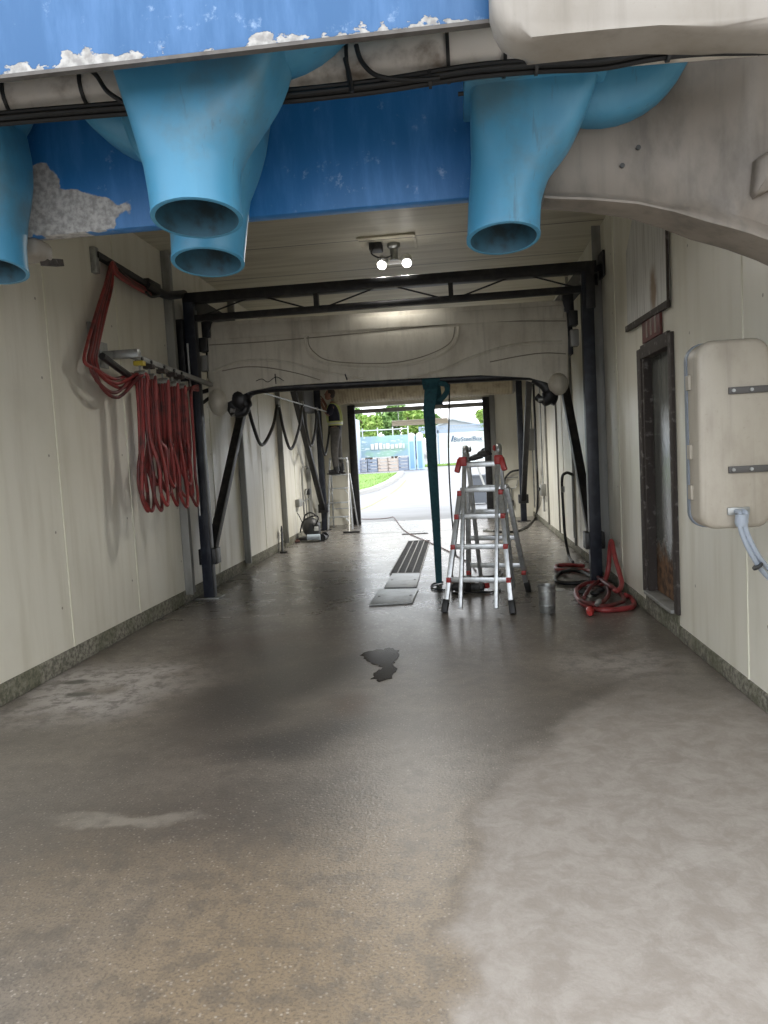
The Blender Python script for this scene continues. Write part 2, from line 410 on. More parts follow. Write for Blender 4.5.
# ------------------------------------------------------------------ the setting
XL, XR, YN, YF, ZC = -3.05, 1.60, 1.9, 16.5, 3.80
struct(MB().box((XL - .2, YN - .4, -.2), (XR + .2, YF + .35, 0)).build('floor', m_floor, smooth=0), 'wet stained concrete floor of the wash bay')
mb = MB()
ys = [-9, -2, YN - .4]
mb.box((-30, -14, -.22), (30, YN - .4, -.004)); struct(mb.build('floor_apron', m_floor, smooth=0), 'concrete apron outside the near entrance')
# left wall with its panel joints
mb = MB().box((XL - .2, YN, .15), (XL, YF + .2, ZC))
for y in (3.0, 4.2, 5.42, 6.63, 9.0, 11.3, 13.6): mb.box((XL, y - .011, .15), (XL + .006, y + .011, ZC), mi=1)
struct(mb.build('wall_left', [m_wall, m_joint], smooth=0), 'cream panelled wall on the left')
mb = MB()
D0, D1, DZ = 5.68, 6.66, 2.29
mb.box((XR, YN, .11), (XR + .2, D0, ZC)).box((XR, D1, .11), (XR + .2, YF + .2, ZC)).box((XR, D0, DZ), (XR + .2, D1, ZC))
for y in (3.1, 4.345, 7.6, 9.3, 11.6): mb.box((XR - .006, y - .008, .11), (XR, y + .008, ZC), mi=1)
struct(mb.build('wall_right', [m_wall, m_joint], smooth=0), 'cream panelled wall on the right')
struct(MB().box((XL - .2, YN, ZC), (XR + .2, YF + .2, ZC + .2)).build('ceiling', m_ceil, smooth=0), 'dirty cream boarded ceiling')
struct(MB().box((XL - .2, YN - .02, 3.18), (XR + .2, YN + .12, ZC + .2)).build('wall_sky_block', m_wall, smooth=0), 'unseen cream header wall added above the dryer arch to block high sky')  # out of view, added to keep high sky light off the upper walls
mb = MB()
OX0, OX1, OZ = -2.30, .62, 2.62
mb.box((XL, YF, 0), (OX0, YF + .2, ZC)).box((OX1, YF, 0), (XR, YF + .2, ZC)).box((OX0, YF, OZ), (OX1, YF + .2, ZC))
struct(mb.build('wall_back', m_wall, smooth=0), 'cream end wall around the exit opening')
struct(MB().box((XL - .2, YN, 0), (XL + .006, YF, .15), .012).build('baseboard_left', m_curb), 'rough mossy concrete kerb along the left wall')
struct(MB().box((XR - .012, YN, 0), (XR + .2, D0, .11), .012).box((XR - .012, D1, 0), (XR + .2, YF, .11), .012).box((XR - .01, D0, 0), (XR + .2, D1, .19), .012).build('baseboard_right', m_curb), 'mossy concrete kerb along the right wall')
# steel columns on the walls
i = 1
for x, y, w in ((XL, 7.86, .16), (XL, 10.15, .14), (XL, 12.5, .14), (XL, 14.7, .14)):
    o = MB().box((x, y - w / 2, .1), (x + .06, y + w / 2, ZC), .006).box((x + .05, y - w / 2, .1), (x + .09, y - w / 2 + .02, ZC)).build('trim_%d' % i, m_col); struct(o, 'grey steel wall column'); i += 1
for x, y, w in ((XR, 8.3, .18), (XR, 10.55, .07), (XR, 12.2, .05), (XR, 13.6, .07)):
    o = MB().box((x - w * .35, y - w / 2, .1), (x, y + w / 2, ZC), .006).box((x - w * .5, y - w / 2, .1), (x - w * .3, y - w / 2 + .015, ZC)).build('trim_%d' % i, m_col); struct(o, 'grey steel wall column'); i += 1

# side door in the right wall
d = thing('door_1', (XR, (D0 + D1) / 2, .19), None, None); struct(d, 'dark rusted side door in the right wall')
mb = MB(); fw = .10
mb.box((XR - .025, D0 - .03, .19), (XR + .14, D0 + .06, DZ), .006).box((XR - .025, D1 - fw, .19), (XR + .14, D1 + .03, DZ), .006).box((XR - .025, D0 + .06, DZ - .09), (XR + .14, D1 - fw, DZ + .02), .006)
mb.box((XR - .012, D1 - fw - .05, .19), (XR + .12, D1 - fw, DZ - .09), .004)
mb.build('door_frame', m_rust, d)
mb = MB().box((XR + .055, D0 + .06, .22), (XR + .10, D1 - fw - .05, DZ - .09), .004)
mb.build('door_panel', mat_rust_door(), d)
# two hinge leaves
rib = MB().tube([(XR + .045, 5.80, 1.20), (XR + .042, 5.825, 1.30), (XR + .042, 5.805, 1.37), (XR + .042, 5.785, 1.30), (XR + .045, 5.83, 1.12)], .011, 6)
tag(rib.build('ribbon', M('pale_yellow_ribbon', (.62, .60, .30), .6), d), 'pale yellow ribbon on the door panel')
MB().box((XR - .05, D0 + .06, .185), (XR + .14, D1 - fw, .215), .004).build('sill', m_col, d)
# exit roll-up door
r = thing('door_2', ((OX0 + OX1) / 2, YF, 2.55), None, None); struct(r, 'coiled roll-up door over the exit opening')
mb = MB(); n = 56
x0, x1 = -2.62, 1.2; N = 120; rings = []
for k in range(N + 1):
    x = x0 + (x1 - x0) * k / N; rr = .30 + (.010 if k % 2 else 0)
    rings.append([(x, 16.12 + rr * math.cos(2 * PI * q / 28), 2.98 + rr * math.sin(2 * PI * q / 28)) for q in range(28)])
mb.loft(rings); mb.build('door_coil', m_paint_t, r, smooth=20)
MB().box((x0 - .06, 15.95, 2.7), (x0, YF, 3.3), .01).box((x1, 15.95, 2.7), (x1 + .06, YF, 3.3), .01).build('coil_bracket', m_col, r)
MB().box((OX0 + .02, YF - .06, 2.47), (OX1 - .02, YF, 2.56), .006).build('bottom_bar', m_col, r)
MB().box((OX0 - .10, YF - .12, 0), (OX0 + .06, YF, 2.66), .006).build('guide_track', m_black, r)
MB().box((OX1 - .04, YF - .12, 0), (OX1 + .10, YF, 2.66), .006).build('guide_track', m_black, r)
tag(MB().box((OX1 + .10, YF - .09, 0), (OX1 + .22, YF, 2.7), .006).build('guide_angle', m_col, r), 'grey steel angle beside the right track')

# ------------------------------------------------------------------ outside, beyond the exit
mb = MB(); ny = 40; rows = []
for k in range(ny + 1):
    y = YF + .35 + (120 - YF) * k / ny; rows.append([(x, y, gz(y)) for x in (-70, -30, 0, 30, 70)])
mb.loft(rows, False, False, closed=False); struct(mb.build('floor_driveway', m_out, solid=False, smooth=0), 'pale concrete driveway outside the exit')
def ground_poly(px, dz): return [PG(u, v) + V((0, 0, dz)) for u, v in px]
m_grass = M('bright_green_grass', (.16, .30, .045), .8, col2=(.26, .36, .09), scale=3, bump=.6, bscale=30)
def grass_bed(pts, nm, lab):
    c = sum(pts, V((0, 0, 0))) / len(pts); mb = MB(); mb.prism([p for p in pts], (0, 0, .05))
    rnd = random.Random(3); n = len(pts)
    for _ in range(1500):
        k = rnd.randrange(n); a, b = rnd.random(), rnd.random()
        if a + b > 1: a, b = 1 - a, 1 - b
        p = c + (pts[k] - c) * a + (pts[(k + 1) % n] - c) * b
        p.z = gz(p.y) + .05; w = V((rnd.uniform(-.03, .03), rnd.uniform(-.03, .03), 0)); h = rnd.uniform(.04, .10)
        mb.bm.faces.new([mb.bm.verts.new(q) for q in (p - w, p + w, p + V((rnd.uniform(-.03, .03), 0, h)))])
    return tag(mb.build(nm, m_grass, solid=False, smooth=0), lab, 'grass', kind='stuff')
edge = [PG(u, v) for u, v in ((330, 500), (357, 496), (378, 490.5), (392, 484), (402, 476.5), (404, 473.2))]
far_l = [V((-9, 42, gz(42))), V((-9, 27, 0))]
grass_bed([p + V((-.2, 0, .02)) for p in edge] + far_l, 'lawn', 'bright green lawn left of the driveway, inside the pale kerb')
gb = [V((-3.2, 47, gz(47) + .02)), V((9, 47, gz(47) + .02)), V((9, 48.6, gz(48.6) + .02)), V((-3.2, 48.6, gz(48.6) + .02))]
grass_bed(gb, 'grass_strip', 'narrow strip of green grass in front of the white container')
mb = MB(); E = []
for a, b in zip(edge[:-1], edge[1:]):
    for k in range(8): E.append(a.lerp(b, k / 8))
E.append(edge[-1])
rings = []
for k, p in enumerate(E):
    d_ = (E[min(k + 1, len(E) - 1)] - E[max(k - 1, 0)]).normalized(); nrm = V((-d_.y, d_.x, 0)).normalized()
    rings.append([p + V((0, 0, .0)), p + V((0, 0, .15)), p + nrm * .3 + V((0, 0, .15)), p + nrm * .3])
mb.loft(rings); tag(mb.build('kerb', M('pale_kerb', (.46, .45, .43), .8)), 'pale concrete kerb curving round the lawn outside the exit', 'kerb')
mb = MB(); L = [PG(u, v) + V((0, 0, .006)) for u, v in ((330, 522), (357, 511), (372, 505), (388, 496), (400, 487), (406, 480))]
mb.loft([[p - V((.06, 0, 0)), p + V((.06, 0, 0))] for p in L], False, False, closed=False)
tag(mb.build('painted_line', M('worn_yellow_paint', (.36, .34, .21), .8), solid=False), 'worn yellow painted line beside the pale kerb', 'road marking')

# fence with a printed mesh banner
FY = 46.0; fz = gz(FY)
fl, fr = PY(352, 470, FY).x - 3, PY(410, 470, FY).x
f = thing('mesh_fence', (fl, FY, fz), 'tall wire fence with a faded green printed banner beyond the lawn', 'fence')
mb = MB()
ft = PY(380, 430, FY).z
nP = 7
for k in range(nP + 1):
    x = fl + (fr - fl) * k / nP; MB().cyl((x, FY, fz - .05), (x, FY, ft + .15), .035, 8).build('post', M('white_galvanised', (.62, .66, .68), .5) if k == 0 else bpy.data.materials['white_galvanised'], f)
for z in (ft, ft - .45): MB().cyl((fl, FY, z), (fr, FY, z), .03, 8).build('rail', bpy.data.materials['white_galvanised'], f)
def mat_banner():
    t = NT('faded_green_banner'); p = t.pos()
    c = t.mix(t.ramp(t.noise(t.scale(p, (.7, 1, 1.2)), 1.3, 4), .4, .62), (.33, .47, .55), (.36, .56, .46))
    c = t.mix(t.ramp(t.noise(t.scale(p, (1, 1, 4)), 1.8, 4), .58, .68), c, (.72, .78, .8))
    t.set('Base Color', c); t.set('Roughness', .8); return t.m
zb = PY(380, 457, FY).z; zt = PY(380, 436, FY).z
rows = []
for k in range(41):
    x = fl + (fr - fl) * k / 40; w = .04 * math.sin(k * 1.1)
    rows.append([(x, FY - .06 + w, zb), (x, FY - .06 - w, (zb + zt) / 2), (x, FY - .06 + w * .5, zt)])
ban = MB().loft(rows, False, False, closed=False).build('banner', mat_banner(), f, solid=False)
rn = random.Random(5); mb = MB(); x = PY(371, 448, FY).x; z0 = PY(371, 450, FY).z
for k in range(9):
    w = rn.uniform(.16, .3); h = rn.uniform(.25, .4); mb.box((x, FY - .14, z0), (x + w * .8, FY - .12, z0 + h), .01); x += w
mb.build('lettering', m_white, ban)
# stacked crates behind the fence foot
cx = fl + 1.4; k = 0
cm = [M('crate_grey', (.30, .33, .40), .7), M('crate_tan', (.50, .43, .38), .7), M('crate_slate', (.24, .28, .36), .7)]
def crate(x, y, z, w, h, m, lab):
    t_ = thing('slatted_crate', (x, y, z), lab, 'crate', 'crates stacked at the foot of the fence')
    mb = MB(); ns = 4
    for sy in (-1, 1):
        mb = MB()
        for q in range(ns): mb.box((x - w / 2, y + sy * .48 - .02, z + h * q / ns), (x + w / 2, y + sy * .48 + .02, z + h * (q + .72) / ns))
        mb.build('slats', m, t_, smooth=0)
    for sx in (-1, 1): MB().box((x + sx * w / 2 - .04, y - .46, z), (x + sx * w / 2 + .04, y + .46, z + h)).build('end_panel', m, t_, smooth=0)
xs = [358.5 + 10.2 * q for q in range(6)]
crl = ['grey crate at the far left of the row below the banner', 'slate crate, second from the left below the banner', 'tan crate, third from the left below the banner',
       'tan crate near the middle of the row below the banner, nearer the drums', 'slate crate, second from the right below the banner', 'slate crate at the right end of the row, beside the blue cabins']
for q, u in enumerate(xs[:5]):
    p = PY(u + 5, 468, FY - 1.2); g = gz(p.y)
    crate(p.x, p.y, g, .58, .80, cm[(0, 2, 1, 1, 2)[q]], crl[q] if q < 4 else crl[5])
# pale blue portable cabins
for q, u in enumerate((413, 421)):
    p = PY(u, 468, 44.5); g = gz(44.5); w = .20; h = 2.05
    t_ = thing('portable_cabin', (p.x, 44.5, g), ('pale blue portable cabin nearer the fence banner', 'pale blue portable cabin right beside the teal strap')[q], 'cabin', 'pale blue cabins outside')
    MB().box((p.x - w, 44.2, g), (p.x + w, 44.9, g + h), .02).build('body', M('pale_blue_plastic', (.45, .62, .80), .5) if q == 0 else bpy.data.materials['pale_blue_plastic'], t_)
    MB().box((p.x - w * .6, 44.16, g + .1), (p.x + w * .6, 44.21, g + h - .35), .01).build('door', M('blue_plastic', (.20, .36, .72), .5) if q == 0 else bpy.data.materials['blue_plastic'], t_)
    MB().lathe((p.x, 44.55, g + h - .02), [(w * 1.15, 0), (w * 1.0, .1), (.02, .2)], n=12).build('roof', m_white, t_)
# pale tower-like container end at the far left
p = PY(355, 468, 43.5); g = gz(43.5); h = PY(355, 419, 43.5).z - g
t_ = thing('storage_container', (p.x - .6, 43.5, g), 'pale blue-grey container end standing at the left edge of the exit view', 'container')
MB().box((p.x - 1.7, 43.5, g), (p.x + .2, 45.2, g + h), .03).build('body', M('pale_lilac_paint', (.55, .61, .74), .6), t_)
mb = MB()
for k in range(6): mb.box((p.x - 1.6 + k * .3, 43.46, g + .15), (p.x - 1.46 + k * .3, 43.51, g + h - .15))
mb.build('end_door', bpy.data.materials['pale_lilac_paint'], t_)
# white container with lettering
CY = 50.0; g = gz(CY); a = PY(437, 465, CY).x; b = a + 6.1; h = PY(460, 432.5, CY).z - g
m_cw = M('white_container_paint', (.80, .83, .84), .5, col2=(.72, .75, .77), scale=1.5)
t_ = thing('storage_container', ((a + b) / 2, CY, g), 'white storage container with dark lettering beyond the grass strip', 'container')
MB().box((a, CY, g), (b, CY + 2.4, g + h), .03).build('body', m_cw, t_)
mb = MB(); k = a + .1
while k < b - .1: mb.box((k, CY - .035, g + .15), (k + .14, CY + .01, g + h - .95)); k += .28
mb.build('corrugation', m_cw, t_, smooth=0)
mb = MB().box((a - .03, CY - .05, g + h - .14), (b + .03, CY, g + h + .02)).box((a - .03, CY - .05, g), (b + .03, CY, g + .14))
for x in (a, b): mb.box((x - .06, CY - .05, g), (x + .06, CY, g + h))
mb.build('frame', m_cw, t_, smooth=0)
MB().box((a + .1, CY - .045, g + h - .95), (b - .1, CY, g + h - .14)).build('sign_panel', m_white, t_)
m_ink = M('dark_teal_ink', (.03, .10, .20), .6)
p1, p2 = PY(453.5, 440, CY), PY(477, 438.5, CY)
text_mesh('BigSteelBox', .40, m_ink, 'lettering', t_, ((p1.x + p2.x) / 2 + .15, CY - .055, (p1.z + p2.z) / 2), (PI / 2, 0, 0), .2)
MB().bar(p1 + V((-.12, -.055, -.10)), p1 + V((.0, -.055, .28)), .09, .01, up=(0, 1, 0)).build('emblem', m_ink, t_)
text_mesh('CONTAINERS', .16, M('grey_ink', (.35, .40, .46), .6), 'lettering', t_, PY(484, 441, CY) + V((0, -.055, 0)), (PI / 2, 0, 0))
# wire fence with lattice top in front of the container yard
LY = 49.0; g = gz(LY); la, lb = PY(420, 440, LY).x, PY(492, 440, LY).x
t_ = thing('lattice_gate', ((la + lb) / 2, LY, g), 'long grey-blue lattice girder above the white container', 'gate')
zt, zl = PY(456, 425.5, LY).z, PY(456, 430.5, LY).z
m_lat = M('blue_grey_steel', (.33, .40, .50), .5, .4)
MB().bar((la, LY, zt), (lb, LY, zt), .07).bar((la, LY, zl), (lb, LY, zl), .10, .18).build('chord', m_lat, t_)
mb = MB(); n = 26
for k in range(n):
    x = la + (lb - la) * k / n; w = (lb - la) / n
    mb.bar((x, LY, zl), (x + w / 2, LY, zt), .035).bar((x + w / 2, LY, zt), (x + w, LY, zl), .035)
mb.build('web', m_lat, t_, smooth=0)
for x in (la, la + 1.2, lb): MB().bar((x, LY, g), (x, LY, zt + .05), .10).build('post', m_lat, t_)
# grey gabled shed behind
SY = 62.0; g = gz(SY); a, c, b = PY(440, 428, SY), PY(452, 419.5, SY), PY(474, 427, SY)
t_ = thing('shed', (c.x, SY, g), 'grey gabled shed roof rising behind the white container', 'building')
MB().prism([(a.x, SY, g), (b.x + 2, SY, g), (b.x + 2, SY, b.z - .3), (c.x, SY, c.z), (a.x - 1.5, SY, a.z - .4)], (0, 8, 0)).build('wall', M('shed_grey', (.42, .45, .47), .7), t_, smooth=0)
MB().bar((a.x - 1.7, SY + 4, a.z - .35), (c.x, SY + 4, c.z + .05), .12, 8.4, up=(0, 1, 0)).bar((c.x, SY + 4, c.z + .05), (b.x + 2.2, SY + 4, b.z - .25), .12, 8.4, up=(0, 1, 0)).build('roof', M('shed_roof', (.50, .54, .56), .6), t_, smooth=0)
# trees
m_leaf = M('leaf_green', (.26, .42, .09), .6, col2=(.46, .56, .17), scale=2.2); m_leaf2 = M('leaf_deep_green', (.19, .34, .10), .6, col2=(.33, .47, .16), scale=2.2)
m_bark = M('bark', (.10, .075, .05), .9)
def tree(u, y, vtop, wpx, lab, mt, seed):
    rn = random.Random(seed); g = gz(y); b = PY(u, 450, y); H = PY(u, vtop, y).z - g; W = wpx / FPX * y / 2
    t_ = thing('tree', (b.x, y, g), lab, 'tree', 'trees beyond the fence')
    mb = MB().tube([(b.x, y, g - .1), (b.x + .1, y, g + H * .4), (b.x, y, g + H * .8)], [.28] * 8 + [.1] * 6, 8)
    for q in range(6):
        an = q * 1.05; mb.tube([(b.x, y, g + H * (.3 + .07 * q)), (b.x + math.cos(an) * W * .6, y + math.sin(an) * W * .6, g + H * (.5 + .07 * q))], .06, 5)
    mb.build('trunk', m_bark, t_)
    mb = MB(); cl = []
    for q in range(16): 
        an = rn.uniform(0, 2 * PI); rr = rn.uniform(0, .75) * W; zz = rn.uniform(.32, .86)
        cl.append((V((b.x + math.cos(an) * rr, y + math.sin(an) * rr, g + H * zz)), W * rn.uniform(.3, .5)))
    for q in range(2600):
        c, R = cl[rn.randrange(len(cl))]; dv = V((rn.gauss(0, 1), rn.gauss(0, 1), rn.gauss(0, 1))).normalized() * R * rn.uniform(.6, 1.05)
        p = c + dv; p.z = min(p.z, g + H); s_ = rn.uniform(.14, .30)
        Rm = Euler((rn.uniform(-1, 1), rn.uniform(-1, 1), rn.uniform(0, 6))).to_matrix()
        mb.bm.faces.new([mb.bm.verts.new(p + Rm @ V(k)) for k in ((-s_, 0, 0), (0, -s_ * .5, .04), (s_, 0, 0), (0, s_ * .5, .04))])
    mb.build('crown', mt, t_, solid=False, smooth=0)
tree(350, 66, 402, 34, 'leafy tree at the left edge of the exit view', m_leaf2, 1)
tree(368, 56, 408, 34, 'yellow-green leafy tree over the printed banner', m_leaf, 2)
tree(394, 64, 400, 36, 'deep green tree behind the hanging tan tube', m_leaf2, 3)
tree(414, 60, 406, 30, 'yellow-green tree just left of the teal strap', m_leaf, 4)
tree(435, 76, 411, 16, 'leafy tree just right of the teal strap', m_leaf2, 5)
tree(487, 56, 403, 20, 'narrow green tree at the right edge of the exit view', m_leaf, 6)
tree(340, 50, 400, 40, 'leafy tree left of the exit, mostly behind its edge', m_leaf, 7)
# tan clearance tube hung outside the door
TY = 19.0; a, b = PY(392, 423.5, TY), PY(448, 420.5, TY)
t_ = thing('clearance_bar', ((a.x + b.x) / 2, TY, a.z), 'tan clearance tube hanging outside the exit', 'bar')
MB().cyl(a, b, .07, 16).build('tube', M('tan_pvc', (.50, .43, .33), .5), t_)
for p in (a.lerp(b, .12), a.lerp(b, .88)): MB().cyl(p, (p.x, TY, 3.6), .008, 6).build('chain', m_steel, t_)
struct(MB().box((OX0 - 1, YF + .2, 3.5), (OX1 + 1, TY + .4, 3.62)).build('trim_canopy', m_col, smooth=0), 'canopy over the exit')
# grey bin outside right
p = PZ(480, 505); t_ = thing('wheeled_bin', (p.x, p.y, 0), 'dark grey bin outside the exit, seen between the ladder rails', 'bin')
m_bin = M('grey_bin', (.16, .175, .20), .5)
MB().loft([[(p.x + sx * w, p.y + .3 + sy * w, z) for sx, sy in ((-1, -1), (1, -1), (1, 1), (-1, 1))] for w, z in ((.22, .05), (.27, .78))]).build('body', m_bin, t_)
MB().box((p.x - .29, p.y, .78), (p.x + .29, p.y + .6, .84), .02).build('lid', m_bin, t_)
for s_ in (-1, 1): MB().cyl((p.x + s_ * .2 - .03, p.y + .5, .08), (p.x + s_ * .2 + .03, p.y + .5, .08), .08, 14).build('wheel', m_rubber, t_)
a, b = PY(476, 463, 19.2), PY(489, 486, 18.6)
a2 = PZ(489, 496); 
tag(MB().bar((a.x, 19.2, a.z), (b.x + .1, 19.2, 0.0), .05, .05).build('leaning_plank', m_white), 'white bar leaning outside the exit beside the grey bin', 'bar')

# ------------------------------------------------------------------ dryer arch at the near entrance
FB, RB = 2.05, 3.05
t_ = thing('dryer_arch', (-.7, 2.6, 2.5), 'peeling blue dryer arch of two beams across the near entrance', 'dryer')
MB().box((-3.0, FB, 2.622), (.46, FB + .018, 3.2), .004).build('front_beam', m_bf, t_)
MB().box((XL + .02, RB, 2.505), (XR - .02, RB + .07, 3.3), .006).build('rear_beam', m_br, t_)
tag(MB().box((-3.0, FB - .003, 2.612), (.46, FB + .02, 2.622)).build('beam_lip', m_lip, t_), 'rusty lower lip of the front beam')
# front end shell (upper right)
def end_shell():
    mb = MB(); px = [(488, -90), (491, 0), (495, 14), (503, 28), (516, 36), (532, 37), (560, 34), (610, 29), (660, 25), (720, 26), (800, 31), (800, -90)]
    out = [PY(u, v, 1.90) for u, v in px]
    mb.prism(out, (0, .13, 0), .035, seg=4); return mb.build('end_shell', m_shell, t_, smooth=60)
tag(end_shell(), 'beige rounded end shell of the front beam')
# leg shell (right, behind)
def leg_shell():
    top = [(548, 60), (560, 60), (590, 60), (630, 58), (680, 50), (722, 45), (742, 40), (760, 35), (790, 30), (840, 20)]
    bot = [(543, 203), (556, 204), (590, 205), (635, 209), (672, 217), (705, 227), (728, 233), (745, 238), (775, 249), (830, 275)]
    Y0 = 2.95; rings = []
    for (a, b), (c, d_) in zip(top, bot):
        P, Q = PY(a, b, Y0), PY(c, d_, Y0); col = []
        lipw = .05 if a < 700 else .12
        for s_ in (0, .25, .5, .75, 1): col.append(P.lerp(Q + V((0, 0, lipw)), s_))
        col.append(Q + V((0, -.02, lipw * .55))); col.append(Q + V((0, -.045, lipw * .25))); col.append(Q + V((0, -.045, .004))); col.append(Q + V((0, .0, -.004))); col.append(Q + V((0, .07 + .10 * max(0, min(1, (a - 560) / 160)), 0)))
        rings.append(col)
    # a raised step near the right edge
    for k in (6, 7, 8, 9):
        for q in range(5): rings[k][q] = rings[k][q] + V((0, (-.05, -.06, -.03, -.03)[k - 6], 0))
    R = [r + [V((r[0].x, r[-1].y, r[0].z))] for r in rings]
    mb = MB().loft(R); o = mb.build('leg_shell', m_leg, t_, smooth=50)
    for u, v in ((622, 166), (638, 148)):
        p = PY(u, v, Y0); MB().cyl(p + V((0, -.008, 0)), p + V((0, .01, 0)), .009, 10).build('bolt', m_dark, o)
    pts = [PY(u, v, Y0 - .10) for u, v in ((768, 150), (757, 158), (754, 190), (757, 196), (768, 190), (790, 180), (790, 140))]
    MB().prism(pts, (0, .09, 0), .02).build('side_boss', m_leg, o)
    return o
tag(leg_shell(), 'dirty beige leg shell curving down to the right')
p = PY(36, 250, 3.1)
tag(MB().box((p.x - .14, 3.05, p.z - .035), (p.x + .03, 3.2, p.z + .05), .03, seg=4).build('end_shell', m_shell, t_), 'small beige shell under the left end of the rear beam')
MB().bar(PY(44, 262, 3.15), PY(60, 263, 3.3), .035, .03).build('bracket', m_rust, t_)
# blowers
def sq0(cx, cy, hx, hy, z, n, N=36):
    out = []
    for k in range(N):
        a = 2 * PI * k / N; c, s_ = math.cos(a), math.sin(a)
        out.append(V((cx + hx * math.copysign(abs(c) ** (2 / n), c), cy + hy * math.copysign(abs(s_) ** (2 / n), s_), z)))
    return out
def blower(y, secs, lab, flange=False, hou=None, hy=.15):
    """secs: (v, uleft, uright) from the top down"""
    L = []; m = len(secs)
    for i, (v, ul, ur) in enumerate(secs):
        a, b = PY(ul, v, y), PY(ur, v, y); f_ = i / (m - 1); f2 = min(1, f_ * 1.25)
        L.append(((a.x + b.x) / 2, (b.x - a.x) / 2, hy * (1 - f2) + .135 * f2, (a.z + b.z) / 2, 9 * (1 - f2) ** 2 + 2))
    zb = L[-1][3]
    # refine by interpolation
    R = []
    for i in range(m - 1):
        for k in range(6):
            t = k / 6; R.append([L[i][q] + (L[i + 1][q] - L[i][q]) * t for q in range(5)])
    R.append(list(L[-1]))
    for _ in range(3):
        for i in range(1, len(R) - 1):
            R[i][:3] = [(R[i - 1][q] + 2 * R[i][q] + R[i + 1][q]) / 4 for q in range(3)]
    o = thing('dryer_blower', (L[-1][0], y, zb), lab, 'air blower', 'cyan blowers on the dryer arch')
    H_ = R[0][3] - R[-1][3]
    def sq(cx, cy, hx, hy_, z, n):
        f_ = max(0, 1 - (z - zb) / H_); return [V((q.x, q.y, q.z - (q.y - cy) * .16 * f_ * f_)) for q in sq0(cx, cy, hx, hy_, z, n)]
    rings = [sq(r[0], y, r[1], r[2], r[3], r[4]) for r in R]
    last = R[-1]; rings.append(sq(last[0], y, last[1] - .002, last[2] - .002, last[3] - .004, last[4]))
    rings.append(sq(last[0], y, last[1] - .012, last[2] - .012, last[3] - .004, last[4]))
    mb = MB().loft(rings, False, False)
    inner = [sq(r[0], y, r[1] - .012, r[2] - .012, r[3] - (.004 if r is last else 0), r[4]) for r in reversed(R)]
    mb.loft(inner, False, True, mi=1)
    bmesh.ops.remove_doubles(mb.bm, verts=mb.bm.verts, dist=1e-5)
    nz = mb.build('nozzle', [m_noz, m_noz_in], o, smooth=40, solid=False)
    MB().loft([sq(last[0], y, last[1] + .0025, last[2] + .0025, last[3] + dz, 2) for dz in (.008, -.003)] + [sq(last[0], y, last[1] - .006, last[2] - .006, last[3] + dz, 2) for dz in (-.003, .008)], loop=True).build('outlet_rim', m_noz, o)
    if flange:
        r0 = R[0]
        MB().box((r0[0] - r0[1] - .025, y - r0[2] - .02, r0[3] - .015), (r0[0] + r0[1] + .025, y + r0[2] + .02, r0[3] + .03), .008).build('flange', m_noz, o)
        for sx in (-1, 1):
            for k in (-.01,): MB().cyl((r0[0] + sx * (r0[1] + .02), y - .05, r0[3] - .01 - k), (r0[0] + sx * (r0[1] + .045), y - .05, r0[3] - .01 - k), .008, 8).build('bolt', m_dark, o)
    if hou:
        u, v, rpx, w, dy = hou; c = PY(u, v, y + dy); rad = rpx / FPX * (y + dy)
        mb = MB().lathe((c.x, y + dy - w / 2, c.z), [(.03, -.03), (rad * .55, -.03), (rad * .8, -.015), (rad * .95, .01), (rad, .05), (rad, w - .05), (rad * .92, w), (.03, w)], (0, 1, 0), 40)
        mb.build('housing', m_noz, o, smooth=50)
    return o
blower(2.38, [(56, 121, 286), (75, 126, 284), (100, 132, 276), (125, 138, 262), (150, 143, 247), (170, 147, 240), (195, 151, 239), (218, 154, 241)],
       'cyan blower at left front with the widest outlet, below the peeling blue beam', hou=(262, -42, 108, .22, .08), hy=.15)
blower(2.86, [(93, 470, 594), (108, 470, 590), (130, 470, 582), (155, 471, 569), (180, 470, 549), (205, 468, 541), (238, 467, 540)],
       'cyan blower on the right with bolted flange, beside the beige leg shell', True, hou=(600, 30, 86, .20, .06), hy=.14)
blower(2.84, [(110, 128, 266), (150, 140, 261), (175, 155, 256), (200, 166, 248), (225, 172, 247), (262, 174, 243)],
       'cyan blower tucked behind the front left one, against the rear beam', hou=(165, 56, 100, .24, .06), hy=.13)
blower(2.84, [(130, -96, 12), (160, -88, 20), (190, -76, 23), (220, -62, 22), (245, -48, 22), (270, -44, 24)],
       'cyan blower cut off at the left edge of the view', False, hou=(-60, 70, 100, .24, .06), hy=.13)
# foil duct with its straps between the beams
dp = [PY(u, v, 2.62) for u, v in ((-160, 108), (0, 100), (100, 88), (200, 81), (300, 73), (400, 62), (480, 53), (560, 46), (640, 40), (760, 30))]
t_ = thing('foil_duct', dp[4] - V((0, 0, .08)), 'dirty metallic duct sagging behind the peeling blue beam', 'duct')
MB().tube(dp, .074, 18, 8).build('duct', m_duct, t_, smooth=60)
for k in (.6, 1.15, 1.9, 3.1, 4.5, 5.6, 6.3, 7.4):
    i_ = int(k); c = dp[i_].lerp(dp[i_ + 1], k - i_); d_ = (dp[i_ + 1] - dp[i_]).normalized()
    MB().lathe(c - d_ * .006, [(.076, 0), (.081, 0), (.081, .012), (.076, .012)], d_, 20).build('strap', m_rubber, t_)
